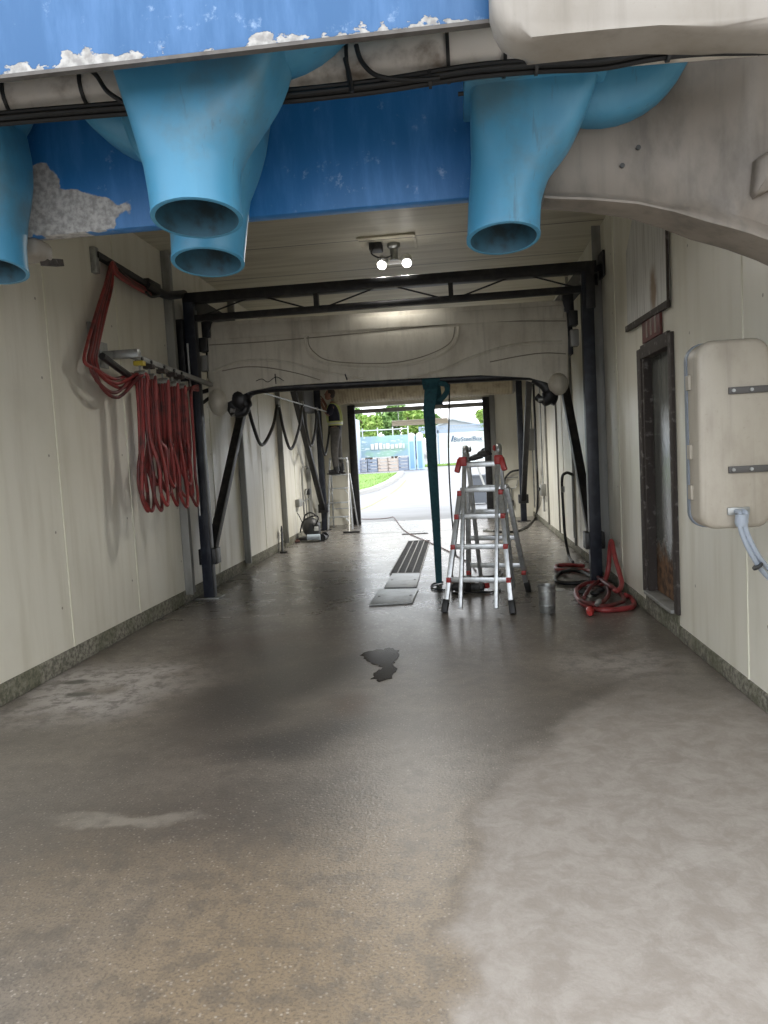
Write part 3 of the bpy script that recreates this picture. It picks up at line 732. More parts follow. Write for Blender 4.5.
# black cable bundle
t_ = thing('cable_bundle', PY(300, 95, 2.58), 'black cable bundle tied along the underside of the metallic duct', 'cables')
cpx = [(-120, 132), (0, 119), (120, 109), (200, 103), (290, 96), (380, 86), (470, 72), (540, 66), (600, 63), (650, 54), (700, 48), (770, 46), (860, 40)]
for k, (dy, dz) in enumerate(((0, 0), (-.012, .013), (.006, -.014), (-.018, -.004))):
    MB().tube([PY(u, v, 2.55 - max(0, u - 560) * .0007) + V((0, dy, dz)) for u, v in cpx], .009, 8, 6).build('cable', m_rubber, t_)
for pts in (((84, 66), (96, 75), (108, 92), (130, 106)), ((356, 45), (362, 62), (378, 76), (410, 80), (440, 78)), ((345, 58), (349, 74), (352, 92))):
    MB().tube([PY(u, v, 2.52) for u, v in pts], .008, 8, 6).build('cable', m_rubber, t_)
for u, v in ((240, 99), (430, 79), (536, 66), (668, 52)):
    p = PY(u, v, 2.55 - max(0, u - 560) * .0007); MB().lathe(p - V((.005, 0, 0)), [(.026, 0), (.029, 0), (.029, .01), (.026, .01)], (1, 0, 0), 14).build('tie', m_dark, t_)

# ------------------------------------------------------------------ control box at the right wall
BY = 3.6; a, b = PY(701, 530, BY), PY(771, 336, BY)
t_ = thing('control_box', ((a.x + b.x) / 2, BY, a.z), 'large beige rounded control box at the right wall with grey cables below', 'control box')
def rrect(x0, x1, z0, z1, y, r, N=6):
    pts = []
    for cx, cz, a0 in ((x1 - r, z0 + r, -PI / 2), (x1 - r, z1 - r, 0), (x0 + r, z1 - r, PI / 2), (x0 + r, z0 + r, PI)):
        for k in range(N + 1): q = a0 + PI / 2 * k / N; pts.append(V((cx + r * math.cos(q), y, cz + r * math.sin(q))))
    return pts
x0, x1, z0, z1 = a.x, b.x, a.z, b.z
MB().loft([rrect(x0 + i_, x1 - i_, z0 + i_, z1 - i_, y, .075) for i_, y in ((.022, BY), (.007, BY + .006), (0, BY + .022), (0, BY + .15))]).build('cover', m_box, t_, smooth=50)
MB().loft([rrect(x0 - .006, x1 + .01, z0 - .006, z1 + .006, y, .08) for y in (BY + .15, BY + .185)]).build('back_tray', M('blue_grey_tray', (.21, .24, .28), .5), t_, smooth=50)
for v in (391, 470):
    p = PY(728, v, BY); br = MB().box((p.x, BY - .012, p.z - .016), (XR, BY, p.z + .016), .003).build('bracket', m_dkbr, t_)
    for q in (.02, .1): MB().cyl((p.x + q, BY - .02, p.z), (p.x + q, BY - .01, p.z), .008, 8).build('bolt', m_steel, br)
for v in (383, 452, 492):
    p = PY(692, v, BY + .14); MB().box((x0 - .012, BY + .10, p.z - .035), (x0 + .002, BY + .15, p.z + .035), .003).build('latch', m_box, t_)
p = PY(738, 511, BY); cn = MB().box((p.x - .05, BY - .012, p.z - .018), (p.x + .05, BY + .002, p.z + .018), .003).build('cable_entry', m_steel, t_)
for k, o_ in enumerate((-.012, .012)):
    pts = [V((p.x + o_, BY - .01, p.z)), V((p.x + o_ + .005, BY - .05, p.z - .01)), PY(741 + k * 5, 530, BY - .06), PY(752 + k * 6, 555, BY - .05), PY(768 + k * 4, 577 - k * 5, BY), PY(800 + k * 4, 603 - k * 6, BY + .05)]
    pts[-1].x = min(pts[-1].x, XR - .02); MB().tube(pts, .012, 10, 8).build('cable', m_pipe, t_)
MB().lathe(PY(741.5, 520, BY - .05), [(.012, .03), (.027, .025), (.03, -.01), (.024, -.03)], (0, 0, 1), 14).build('gland', m_pipe, t_)
MB().cyl(PY(757, 566, BY - .045) + V((0, 0, .003)), PY(757, 566, BY - .045) + V((.006, 0, -.005)), .026, 12).build('tie', m_dark, t_)

# ------------------------------------------------------------------ signs on the right wall
pz = [(5.70, 2.50), (7.0, 2.53), (6.98, 3.19), (6.45, 3.62), (5.68, 3.62)]
mb = MB().prism([(XR - .022, y, z) for y, z in pz], (.016, 0, 0)); sb = thing('sheet_board', (XR - .03, 6.35, 2.5), 'weathered white sheet board with a rust stain above the side door', 'board')
mb.build('sheet', mat_sheet(), sb, smooth=0)
MB().bar((XR - .024, 5.68, 2.495), (XR - .024, 7.02, 2.525), .028, .05).bar((XR - .024, 5.69, 2.5), (XR - .024, 5.67, 3.62), .018, .016).build('edge_strip', m_rust, sb)
sg = thing('wall_sign', (XR - .02, 6.2, 2.31), 'small dark red sign with pale strokes above the side door', 'sign')
MB().box((XR - .025, 5.93, 2.315), (XR - .002, 6.47, 2.50), .003).build('panel', M('dark_red_sign', (.13, .035, .03), .6, col2=(.09, .04, .035), scale=14), sg)
mb = MB()
for y in (6.05, 6.18, 6.31): mb.box((XR - .029, y - .022, 2.345), (XR - .024, y + .022, 2.475))
mb.build('stroke_marks', M('faded_sign_white', (.30, .25, .22), .7), sg)

# ------------------------------------------------------------------ ceiling flood lamp, and an unseen one added deep in the bay
def flood(x, y, watt, lab, tilt=-20, cone=136):
    o = thing('flood_lamp', (x, y, ZC), lab, 'lamp', 'twin flood lamps on the ceiling')
    MB().box((x - .30, y - .30, ZC - .012), (x + .30, y + .25, ZC), .002).box((x - .31, y - .31, ZC - .02), (x + .31, y - .28, ZC - .008)).box((x + .28, y - .31, ZC - .02), (x + .31, y + .26, ZC - .008)).build('backing_plate', m_ceil, o)
    MB().box((x - .20, y - .12, ZC - .09), (x - .06, y + .04, ZC - .01), .01).build('junction_box', m_dark, o)
    MB().lathe((x + .06, y, ZC - .01), [(.07, 0), (.07, -.04), (.045, -.06), (.04, -.16), (.05, -.18)], (0, 0, 1), 18).build('stem', m_steel, o)
    MB().tube([(x - .13, y - .12, ZC - .05), (x - .17, y - .16, ZC - .14), (x - .06, y - .16, ZC - .20), (x + .03, y - .04, ZC - .15)], .008, 8).build('cord', m_rubber, o)
    MB().bar((x - .07, y - .03, ZC - .22), (x + .19, y - .03, ZC - .22), .035).build('crossbar', m_white, o)
    for s_ in (-1, 1):
        hx = x + .06 + s_ * .13
        hd = MB().lathe((hx, y - .02, ZC - .21), [(.03, .06), (.055, .05), (.062, -.02), (.062, -.05), (.055, -.052)], (s_ * .12, -.75, -.65), 18).build('lamp_head', m_white, o)
        bulb = MB().lathe(V((hx, y - .02, ZC - .21)) + V((s_ * .12, -.75, -.65)).normalized() * -.0, [(.05, .045), (.045, .062), (.025, .072), (.002, .075)], (s_ * .12, -.75, -.65), 18).build('lens', emis('lit_lens', (1, .98, .92), 14), hd)
        ld = bpy.data.lights.new('flood_light', 'SPOT'); ld.energy = watt; ld.color = (1, .97, .91); ld.shadow_soft_size = .05; ld.spot_size = math.radians(cone); ld.spot_blend = .8
        lo = bpy.data.objects.new('flood_light', ld); COL.objects.link(lo); lo.parent = o
        lo.location = (hx - x, -.12, -.30); lo.rotation_euler = (math.radians(tilt), 0, 0)
    return o
lc = PZ(388, 243, ZC)
flood(lc.x, lc.y, LAMP_W, 'lit twin flood lamp on the ceiling in front of the wash gantry')
flood(-.75, 13.4, FILL_W_DEEP, 'unseen twin flood lamp added behind the wash bridge to brighten the far bay', 4, 124)  # hidden lamp added to brighten the far walls and floor

# ------------------------------------------------------------------ wash gantry frame
GX0, GX1, GY, GR = -2.88, 1.42, 8.10, 15.45
ZT = 3.39
t_ = thing('wash_gantry', (-.7, 11.7, 0), 'black steel wash gantry frame on four posts, standing in the bay', 'gantry')
for nm, x, y in (('f', GX0, GY), ('f', GX1, GY), ('r', GX0, GR), ('r', GX1 - .13, GR)):
    po = MB().box((x - .06, y - .06, 0.012), (x + .06, y + .06, ZT), .008).build('post', m_navy, t_)
    bp = MB().box((x - .13, y - .11, 0), (x + .13, y + .11, .014), .003)
    bp.build('base_plate', m_steel if nm == 'f' else m_black, po)
    sg_ = 1 if nm == 'f' else -1
    MB().box((x - .10, y - .08 + .06 * sg_, .38), (x + .10, y + .10 + .06 * sg_, .56), .006).build('brace_clamp', m_black, po)
    rx = x
    MB().bar((x, y + sg_ * .10, .46), (x, y + sg_ * 2.75, 3.24), .10, .10, up=(1, 0, 0), bev=.006).build('brace', m_black, t_)
for x in (GX0, GX1): MB().bar((x, GY, 3.30), (x - (.13 if x > 0 else 0), GR, 3.30), .12, .16, bev=.006).build('side_rail', m_black, t_)
MB().bar((GX0 - .06, GY, ZT - .04), (GX1 + .10, GY, ZT - .04), .12, .11, bev=.006).build('top_chord', m_black, t_)
MB().bar((GX0, GY, 3.13), (GX1, GY, 3.13), .07, .07, bev=.005).build('bottom_chord', m_black, t_)
MB().bar((GX0, GR, ZT - .04), (GX1, GR, ZT - .04), .12, .11, bev=.006).build('rear_chord', m_black, t_)
for u in (316, 451):
    x = PY(u, 295, GY).x; MB().bar((x, GY, 3.13), (x, GY, ZT - .05), .075, .05).build('truss_strut', m_black, t_)
xa, xb = PY(316, 295, GY).x, PY(451, 295, GY).x
for p, q in (((GX0 + .12, 3.15), ((GX0 + xa) / 2, 3.32)), (((GX0 + xa) / 2 + .1, 3.32), (xa - .1, 3.15)), ((xa + .1, 3.15), ((xa + xb) / 2 - .05, 3.32)), (((xa + xb) / 2 + .1, 3.32), (xb - .1, 3.15)), ((xb + .1, 3.15), ((xb + GX1) / 2 - .05, 3.32)), (((xb + GX1) / 2 + .1, 3.32), (GX1 - .1, 3.15))):
    MB().cyl((p[0], GY, p[1]), (q[0], GY, q[1]), .009, 8).build('tie_rod', m_black, t_)
# right tie to the wall and its gusset
MB().box((GX1 - .02, GY - .07, 2.92), (GX1 + .075, GY + .07, ZT), .006).build('corner_gusset', m_black, t_)
MB().bar((GX1 + .08, GY, ZT - .07), (XR - .01, GY + .02, ZT - .04), .06).box((XR - .03, GY - .12, ZT - .16), (XR - .005, GY + .14, ZT + .10), .004).bar((GX1 + .10, GY, ZT - .12), (XR - .03, 8.34, 3.12), .03).bar((XR - .03, 8.34, 2.6), (XR - .03, 8.34, 3.25), .05, .06).build('wall_tie', m_black, t_)
MB().box((GX0 - .17, GY - .10, 2.45), (GX0 - .06, GY + .0, 3.12), .006).build('junction_box', m_black, t_)
MB().cyl((GX0 - .02, GY - .10, .95), (GX0 - .02, GY - .10, 2.85), .012, 8).build('conduit', m_steel, t_)

# ------------------------------------------------------------------ bridge with its cover and spray arch
PYF = 8.38
t_ = thing('wash_bridge', (-.75, 8.55, 2.1), 'long beige moulded wash bridge with black spray arch below, hung across the gantry', 'car wash bridge')
out = [(206, 330), (212, 322), (230, 321), (400, 311), (545, 301), (562, 300), (567, 306), (568, 340), (569, 380), (566, 392), (558, 394), (548, 380), (530, 375), (480, 375), (400, 379), (330, 382.5), (275, 386), (250, 391), (234, 396), (222, 408), (212, 409), (208, 400)]
mb = MB().prism([PY(u, v, PYF) for u, v in out], (0, .36, 0), .03, seg=4)
def groove(px, r=.016): mb.tube([PY(u, v, PYF - .001) for u, v in px], r, 6, 8, mi=1 if r < .008 else 0)
groove([(209, 345), (260, 342), (330, 336), (400, 329), (480, 322), (566, 321)], .006)
groove([(305, 336), (306, 346), (311, 356), (324, 363), (350, 367), (390, 367), (420, 362), (445, 352), (456, 341), (459, 327)])
groove([(308, 336), (309, 345), (315, 353), (327, 360), (352, 363), (390, 363), (418, 358), (441, 349), (452, 340), (455, 327)], .006)
groove([(213, 372), (235, 363), (262, 360), (290, 363), (330, 373), (365, 379)])
groove([(222, 371), (245, 367), (270, 368), (300, 374), (320, 380)], .006)
groove([(405, 378), (440, 371), (470, 358), (500, 348), (530, 343), (562, 342)])
groove([(490, 362), (520, 356), (545, 353), (566, 354)], .006)
mb.build('cover_panel', [m_cover, M('dark_groove_line', (.24, .215, .17), .8)], t_, smooth=50)  # thin groove lines in a darker colour than the cover
# raised band along the top
MB().prism([PY(u, v, PYF - .012) for u, v in ((211, 326), (400, 315), (563, 305), (564, 318), (400, 327), (211, 340))], (0, .03, 0), .008).build('top_band', m_cover, t_)
ay = PYF + .10
ap = [(238, 413), (233, 403), (240, 396), (256, 390), (280, 387.5), (330, 385), (400, 381.5), (470, 378), (520, 375.5), (536, 377), (546, 386), (551, 396), (548, 402)]
MB().tube([PY(u, v, ay) for u, v in ap], [.09] * 12 + [.075] * 10 + [.054] * 66 + [.08] * 12 + [.07] * 8, 14, 8).build('spray_arch', m_black, t_, smooth=60)
mb = MB().ell(PY(240, 399, ay - .02), (.13, .10, .14)); mb.tube([PY(u, v, ay - .03) for u, v in ((240, 395), (246, 404), (244, 412), (236, 413))], [.07] * 8 + [.05] * 12, 12); mb.build('arch_elbow', m_black, t_, smooth=60)
mb = MB().tube([PY(u, v, ay - .03) for u, v in ((534, 378), (545, 386), (549, 396), (542, 400), (536, 396))], [.06] * 10 + [.08] * 8 + [.04] * 10, 12); mb.build('arch_elbow', m_black, t_, smooth=60)
MB().cyl(PY(231, 410, ay - .06), PY(236, 411, ay - .06), .035, 12).build('nozzle', m_steel, t_)
MB().cyl(PY(538, 400, ay - .06), PY(545, 399, ay - .06), .022, 12).build('nozzle', m_steel, t_)
MB().ell(PY(219, 402, ay - .06), (.115, .13, .16), u=24, v=16).build('bumper', m_cover, t_, smooth=180)
MB().ell(PY(558, 384, ay - .06), (.115, .12, .125), u=24, v=16).build('bumper', m_cover, t_, smooth=180)
# carriages
for s_, x in ((-1, -2.80), (1, 1.27)):
    c = MB().box((x - .04, PYF + .02, 2.5), (x + .04, PYF + .34, 3.12), .01).box((x - .06, PYF + .0, 2.95), (x + .06, PYF + .2, 3.22), .01).build('carriage', m_black, t_)
    MB().box((x + s_ * .04 - .05, PYF - .06, 2.80), (x + s_ * .04 + .05, PYF + .08, 2.96), .012).build('motor', m_dark, c)
    MB().box((x + s_ * .05 - .045, PYF - .05, 2.58), (x + s_ * .05 + .045, PYF + .06, 2.76), .012).build('gearbox', m_col, c)
MB().tube([PY(u, v, PYF + .1) for u, v in ((209, 398), (200, 404), (190, 401), (184, 394))], .02, 8).tube([PY(u, v, PYF + .12) for u, v in ((209, 390), (199, 392), (186, 388))], .025, 8).build('hose_stub', m_rubber, t_)
MB().tube([PY(u, v, PYF - .02) for u, v in ((256, 381), (262, 379), (268, 382), (276, 377), (284, 381))], .004, 6).tube([PY(u, v, PYF - .02) for u, v in ((275, 374), (276, 384))], .006, 6).tube([PY(u, v, PYF - .02) for u, v in ((345, 374), (347, 380))], .008, 6).build('loose_wire', m_dark, t_)

# teal strap over the arch
t_ = thing('webbing_strap', (-.3, 8.55, 0), 'long teal webbing strap looped over the spray arch and hanging to the floor', 'strap')
def ribbon(px, w0, w1, y, th=.008):
    mb = MB(); R = []
    for i, (u, v) in enumerate(px):
        p = PY(u, v, y); w = w0 + (w1 - w0) * i / (len(px) - 1); tw = .02 * math.sin(i * 1.7)
        R.append([p + V((-w / 2, tw, 0)), p + V((w / 2, -tw, 0)), p + V((w / 2, th - tw, 0)), p + V((-w / 2, th + tw, 0))])
    return mb.loft(R)
sy = 8.42
mb = ribbon([(431, 388), (429, 410), (431, 440), (433.5, 480), (436, 520), (438, 560), (439, 583)], .145, .07, sy)
mb.build('band', m_teal, t_)
lp = []
for k in range(11):
    a = PI * k / 10; lp.append((sy + .06 - .085 * math.cos(a), .085 * math.sin(a)))
c = PY(431, 382, sy); mb = MB(); R = [[V((c.x - .09, sy, c.z - .08)), V((c.x + .07, sy, c.z - .08))]] + [[V((c.x - .10, y, c.z - .02 + z)), V((c.x + .10, y, c.z - .02 + z))] for y, z in lp] + [[V((c.x - .02, sy + .15, c.z - .25)), V((c.x + .12, sy + .15, c.z - .25))]]
mb.loft(R, False, False, closed=False); lo = mb.build('loop', m_teal, t_, solid=False); md = lo.modifiers.new('s', 'SOLIDIFY'); md.thickness = .006
p = PY(437, 390, sy); MB().tube([p + V((.02, -.02, .07)), p + V((.10, -.03, .05)), p + V((.11, -.03, -.03)), p + V((.02, -.02, -.13))], [.03] * 30, 8).build('knot', m_teal, t_)
tag(MB().tube([PY(u, v, 8.40) for u, v in ((449.5, 384), (449, 420), (448.5, 450), (450, 490), (453, 530), (456, 556))], .009, 6).build('hanging_cord', m_rubber), 'thin dark cord hanging from the spray arch between teal strap and ladder', 'cord')

# ------------------------------------------------------------------ festoon of red hoses on the left
RX = -2.77
t_ = thing('festoon_rail', (XL, 6.3, 2.4), 'grey festoon rail on a bracket arm out from the left wall', 'rail')
MB().box((XL, 6.24, 2.47), (RX + .06, 6.31, 2.54), .004).box((XL, 6.2, 2.40), (XL + .02, 6.35, 2.62)).build('bracket_arm', m_steel, t_)
MB().bar((RX, 6.26, 2.485), (RX, 8.32, 2.42), .045, .045, bev=.004).build('rail', m_col, t_)
MB().tube([PX(u, v, -2.84) for u, v in ((102, 356), (118, 368), (132, 378), (138, 384))], .03, 8).build('stay', m_black, t_)
tys = [6.40, 6.60, 6.90, 7.14, 7.34, 7.52]
for k, y in enumerate(tys[:5]):
    z = 2.485 - (y - 6.26) * .0316
    o = thing('festoon_trolley', (RX, y, z - .12), ('yellow end trolley on the festoon rail', 'dark trolley next to the yellow one on the festoon rail', 'middle one of the dark trolleys on the festoon rail', 'fourth trolley along the festoon rail, counting from the yellow one', 'trolley nearest the gantry post on the festoon rail')[k], 'trolley', 'hose trolleys on the festoon rail')
    MB().box((RX - .045, y - .035, z - .065), (RX + .045, y + .035, z - .024), .006).build('body', m_yellow if k == 0 else m_rust, o)
    for s_ in (-1, 1): MB().lathe((RX + s_ * .03, y, z - .005), [(.016, -.006), (.016, .006)], (1, 0, 0), 12).build('wheel', m_dark, o)
    MB().bar((RX, y, z - .06), (RX, y, z - .12), .016).lathe((RX - .05, y, z - .14), [(.03, 0), (.034, .02), (.034, .08), (.03, .10)], (1, 0, 0), 14).build('clamp', m_steel, o)
t_ = thing('festoon_hoses', (-2.85, 6.9, 1.1), 'bundle of red hoses draped in long loops from the festoon rail by the left wall', 'hoses')
rn = random.Random(11)
drop = [(112, 263), (108, 285), (100, 315), (93, 345), (91, 362), (100, 378), (118, 388)]
for h in range(5):
    ox = (h - 2) * .028; P = []
    # along the black arm, then down
    for u, v in ((150, 289), (130, 278), (116, 267)): P.append(PX(u + rn.uniform(-1, 1), v + 2 + h * 1.2, -2.97 + .01 * h))
    for i, (u, v) in enumerate(drop):
        sp = (0, 1.2, 1.9, 2.2, 2.6, 2.4, 2.2)[i]; p = PX(u + (h - 2) * 1.5 * sp * .8 + rn.uniform(-1.2, 1.2) * (i > 0) + (2 - h) * (.6 if i > 4 else 0), v + (((h * 3) % 5) - 2) * 4.5 * (1 if i > 4 else 0), -2.95 + .02 * (i - 3 if i > 3 else 0) ); P.append(p)
    for k in range(5):
        z = 2.485 - (tys[k] - 6.26) * .0316 - .14
        P.append(V((RX + ox, tys[k] - .01, z)))
        if k == 4 and h % 2: break
        yb = tys[k] + (tys[k + 1] - tys[k]) * .5; zb = 1.15 + rn.uniform(-.06, .24) + (.05 if k in (1, 3) else 0)
        fl_ = rn.uniform(-.05, .05); wd = rn.uniform(.06, .13)
        yb = yb - .04 + fl_
        dx = ox * 1.5 + rn.uniform(-.03, .03)
        P += [V((RX + ox * .8, tys[k] + .012, z - .18)), V((RX + ox * .8, tys[k] * .6 + (yb - wd) * .4, z - .55)), V((RX + dx, yb - wd * .85, zb + .34)), V((RX + dx, yb - wd, zb + .13)), V((RX + dx + .02, yb, zb)), V((RX + dx, yb + wd, zb + .13)), V((RX + dx, yb + wd * .7, zb + .34)), V((RX + ox * .8, tys[k + 1] * .6 + (yb + wd) * .4, z - .55)), V((RX + ox * .8, tys[k + 1] - .015, z - .18))]
    P.append(V((RX + ox, tys[5] if not h % 2 else tys[4] + .05, 2.30)))
    P.append(V((-2.80, 7.95, 2.33 + h * .012)))
    MB().tube(P, .0155, 8, 6).build('hose', m_hose if h % 2 == 0 else m_hose_dk, t_, smooth=60)
t_ = thing('hose_boom', (XL, 6.3, 3.2), 'black hose arm running from a wall bracket to the gantry top, high on the left', 'boom')
MB().box((XL, 6.2, 3.2), (XL + .05, 6.27, 3.42), .005).build('wall_bracket', m_steel, t_)
MB().bar((XL + .04, 6.24, 3.36), (-2.96, 7.22, 3.30), .05).build('arm', m_black, t_)
mb = MB(); mb.tube([PX(u, v, -2.95) for u, v in ((146, 285), (155, 290), (166, 295), (176, 295), (184, 294))], .045, 10); mb.box((-3.02, 7.12, 3.24), (-2.92, 7.42, 3.36), .01); mb.build('swivel_joint', m_black, t_)
MB().tube([PX(u, v, -2.96) for u, v in ((118, 270), (130, 282), (142, 289), (152, 296), (164, 293))], .02, 8).tube([PX(u, v, -2.9) for u, v in ((146, 292), (152, 297), (160, 294))], .012, 8).build('hose', m_rubber, t_)
tag(MB().box((XL, 6.04, 2.58), (XL + .03, 6.14, 2.76), .004).build('wall_bracket', m_col), 'small grey bracket on the left wall behind the drooping red hoses', 'bracket')
# black festoon cable further back
FX = -2.70
t_ = thing('festoon_cable', (FX, 12.6, 1.6), 'black festoon cable hanging in loops below the thin rod at the far left', 'cable')
tr = [PX(247, 402, FX), PX(278, 405, FX), PX(302.5, 405, FX), PX(317, 411, FX), PX(330, 413, FX)]
lo_ = [PX(262, 445, FX), PX(291, 449, FX), PX(311, 446, FX), PX(325, 455, FX)]
P = []
for k in range(4):
    a, b, c = tr[k], tr[k + 1], lo_[k]
    P += [a, a.lerp(V((a.x, c.y, c.z)), .55) + V((0, (a.y - c.y) * .18, 0)), c, b.lerp(V((b.x, c.y, c.z)), .55) + V((0, (b.y - c.y) * .18, 0))]
P.append(tr[4]); P = [V((FX, p.y, p.z)) for p in P]
MB().tube(P, .024, 8, 6).build('cable', m_rubber, t_, smooth=60)
for p in tr[1:4]: MB().box((FX - .02, p.y - .04, p.z - .03), (FX + .02, p.y + .04, p.z + .07), .005).build('hanger', m_col, t_)
rod = thing('festoon_rod', (FX, 12.5, 2.4), 'thin pale rod slanting from the bridge to the worker, carrying the black cable loops', 'rod')
MB().cyl(PX(254, 390, FX), PX(331, 413, FX), .014, 8).build('rod', m_steel, rod)
MB().box(PX(254, 390, FX) - V((.04, .04, .05)), PX(254, 390, FX) + V((.04, .04, .05)), .01).build('end_block', m_black, rod)
# boxes and pipes at the far left
def wall_box(u0, v0, u1, v1, x, dpt, m, lab):
    a, b = PX(u0, v1, x), PX(u1, v0, x); o = thing('electrical_box', (XL, a.y, a.z), lab, 'electrical box')
    MB().box((XL, a.y, min(a.z, b.z)), (x, b.y, max(a.z, b.z)), .015).build('body', m, o)
    MB().box((x - .002, a.y + .04, min(a.z, b.z) + .03), (x + .012, b.y - .04, max(a.z, b.z) - .03), .006).build('door', m, o)
    return o
wall_box(304, 388, 312, 411, -2.93, .1, M('dark_grey_box', (.10, .10, .10), .5), 'dark grey electrical box on the left wall, beside the rear post')
wall_box(312.5, 387, 316, 412, -2.96, .1, m_col, 'narrow grey electrical box on the left wall, just behind the rear post')
a = PX(300, 503, -2.98); o = thing('outlet_box', (XL, a.y, a.z), 'small grey outlet box on the left wall near the floor, with a short pipe', 'outlet')
MB().box((XL, a.y - .10, a.z - .07), (XL + .08, a.y + .16, a.z + .07), .01).build('body', m_col, o)
MB().tube([(XL + .04, a.y + .16, a.z), (XL + .04, a.y + 1.2, a.z + .03)], .016, 8).build('pipe', m_steel, o)
o = thing('wall_pipe', (XL + .05, 14.3, .2), 'looped grey pipe on the left wall behind the black machine', 'pipe')
MB().tube([(XL + .05, 14.0, .35), (XL + .05, 14.0, 1.2), (XL + .05, 14.2, 1.38), (XL + .05, 14.9, 1.3), (XL + .05, 15.1, 1.1)], .018, 8).tube([(XL + .06, 14.2, .3), (XL + .06, 14.22, .85), (XL + .06, 14.4, .9), (XL + .06, 14.5, .7), (XL + .06, 14.45, .3)], .014, 8).build('pipe', m_col, o)
MB().box((XL + .02, 14.34, .82), (XL + .11, 14.5, .94), .01).build('valve', m_dark, o)

# ------------------------------------------------------------------ fittings on the right wall, deep in the bay
o = thing('black_air_line', (XR - .06, 14.9, .2), 'long black hose dropping down the right wall and out over the floor', 'hose')
pts = [V((1.53, 14.9, 2.75)), V((1.535, 14.9, 2.1)), V((1.53, 14.88, 1.4)), V((1.53, 14.82, .6))] + [PZ(536, 516, .05), PZ(530, 524, .02), PZ(521, 530, .02), PZ(508, 532, .02), PZ(494, 531, .02)]
MB().tube(pts, .022, 8).build('hose', m_rubber, o)
MB().cyl(PZ(494, 531, .02), PZ(487, 530.5, .02), .018, 10).cyl(PZ(487, 530.5, .02), PZ(484, 530, .02), .028, 10).build('coupling', m_steel, o)
p = PX(541.5, 490, XR - .08); o = thing('wall_valve', (XR, p.y, p.z), 'small grey valve and pipe on the right wall beside the black hose', 'valve')
MB().box((XR - .10, p.y - .08, p.z - .11), (XR, p.y + .10, p.z + .11), .012).build('body', m_col, o)
MB().cyl((XR - .04, p.y, p.z - .1), (XR - .04, p.y, .30), .018, 8).cyl((XR - .04, p.y + .05, p.z + .1), (XR - .04, p.y + .05, 3.0), .014, 8).build('pipe', m_steel, o)
MB().lathe((XR - .12, p.y, p.z + .02), [(.01, -.02), (.04, -.015), (.04, .0), (.01, .02)], (1, 0, 0), 12).build('handle', m_dark, o)
p = PX(530, 447, XR - .1); o = thing('electrical_box', (XR, 15.9, 1.5), 'grey electrical box on the right wall beside the rear gantry post', 'electrical box')
MB().box((XR - .16, 15.6, 1.45), (XR, 16.0, 1.9), .012).build('body', m_col, o)
MB().box((XR - .175, 15.63, 1.48), (XR - .158, 15.97, 1.87), .005).build('door', m_col, o)
MB().cyl((XR - .05, 15.8, 1.9), (XR - .05, 15.8, 3.6), .014, 8).cyl((XR - .05, 15.75, 1.45), (XR - .05, 15.75, .25), .014, 8).build('conduit', m_steel, o)
p = PY(513, 482, YF - .06); o = thing('wall_hose', (p.x, YF, p.z - .3), 'black hose ring on the back wall right of the exit, above a pipe with valves', 'hose')
MB().tube([PY(u, v, YF - .08) for u, v in ((520, 470), (511, 472), (505, 479), (505, 487), (509, 492))], .022, 8).build('hose', m_rubber, o)
MB().tube([PY(u, v, YF - .05) for u, v in ((507, 484), (510, 488), (516, 487), (518, 480))], .014, 8).cyl(PY(511.5, 488, YF - .05), PY(512, 508, YF - .05), .016, 8).cyl(PY(505, 478, YF - .05), PY(518, 477, YF - .05), .012, 8).build('pipe', m_steel, o)
MB().box(PY(510.5, 506, YF - .09), PY(513.5, 500, YF - .02), .006).build('valve', m_dark, o)
# standpipe with hose hooked over
y = 10.2; b = PY(572.5, 545, y)
o = thing('hose_hook', (XR - .1, y, .2), 'black hose hooked over a grey standpipe by the right wall, behind the front gantry post', 'hose')
MB().cyl((XR - .06, y + .1, .24), (XR - .06, y + .1, 1.12), .02, 10).build('standpipe', m_col, o)
MB().tube([(XR - .06, y + .1, 1.10), PY(571, 474, y), PY(566, 473, y), PY(562, 479, y), PY(563, 505, y), PY(565, 535, y), PY(569, 556, y), PZ(573, 562, .02)], .02, 8).build('hose', m_rubber, o)
MB().box(PY(563, 490, y) - V((.02, .03, .03)), PY(563, 490, y) + V((.02, .03, .05)), .006).build('valve', m_col, o)

# ------------------------------------------------------------------ hoses on the floor by the right post
def FZ(px, z=.022): return [PZ(p[0], p[1], p[2] if len(p) > 2 else z) for p in px]
o = thing('water_hose', PZ(605, 600), 'thick red water hose heaped on the floor by the right front post', 'hose')
path = FZ([(584, 566), (572, 565), (560, 565), (555.5, 567), (560, 570, .024), (574, 570.5), (588, 570.5, .04), (597, 575, .05), (606, 583, .07), (612, 587, .09), (617, 591, .10)])
path += [V((1.53, 7.35, .14)), V((1.53, 7.62, .34)), V((1.525, 7.75, .50)), V((1.52, 7.82, .42)), V((1.50, 7.84, .20)), V((1.44, 7.80, .06))]
path += FZ([(598, 583, .03), (588, 583), (578, 588), (576.5, 595), (582, 603), (592, 608), (604, 610), (622, 609), (632, 607), (634, 603), (631, 598), (625, 595, .06)])
MB().tube(path, .024, 10, 6).build('hose', m_redhose, o, smooth=60)
path = FZ([(584, 598, .07), (590, 588, .08), (600, 581, .09), (606, 584, .08), (609, 592, .06), (606, 599, .06), (600, 603, .06), (588, 603, .06), (580, 600, .06), (590, 604, .065), (606, 606, .05), (618, 603, .05), (624, 600, .05), (619, 592, .08), (610, 586, .12), (600, 579, .09), (593, 571, .06)])
MB().tube(path, .020, 10, 6).build('dark_hose', m_hose_dk, o, smooth=60)
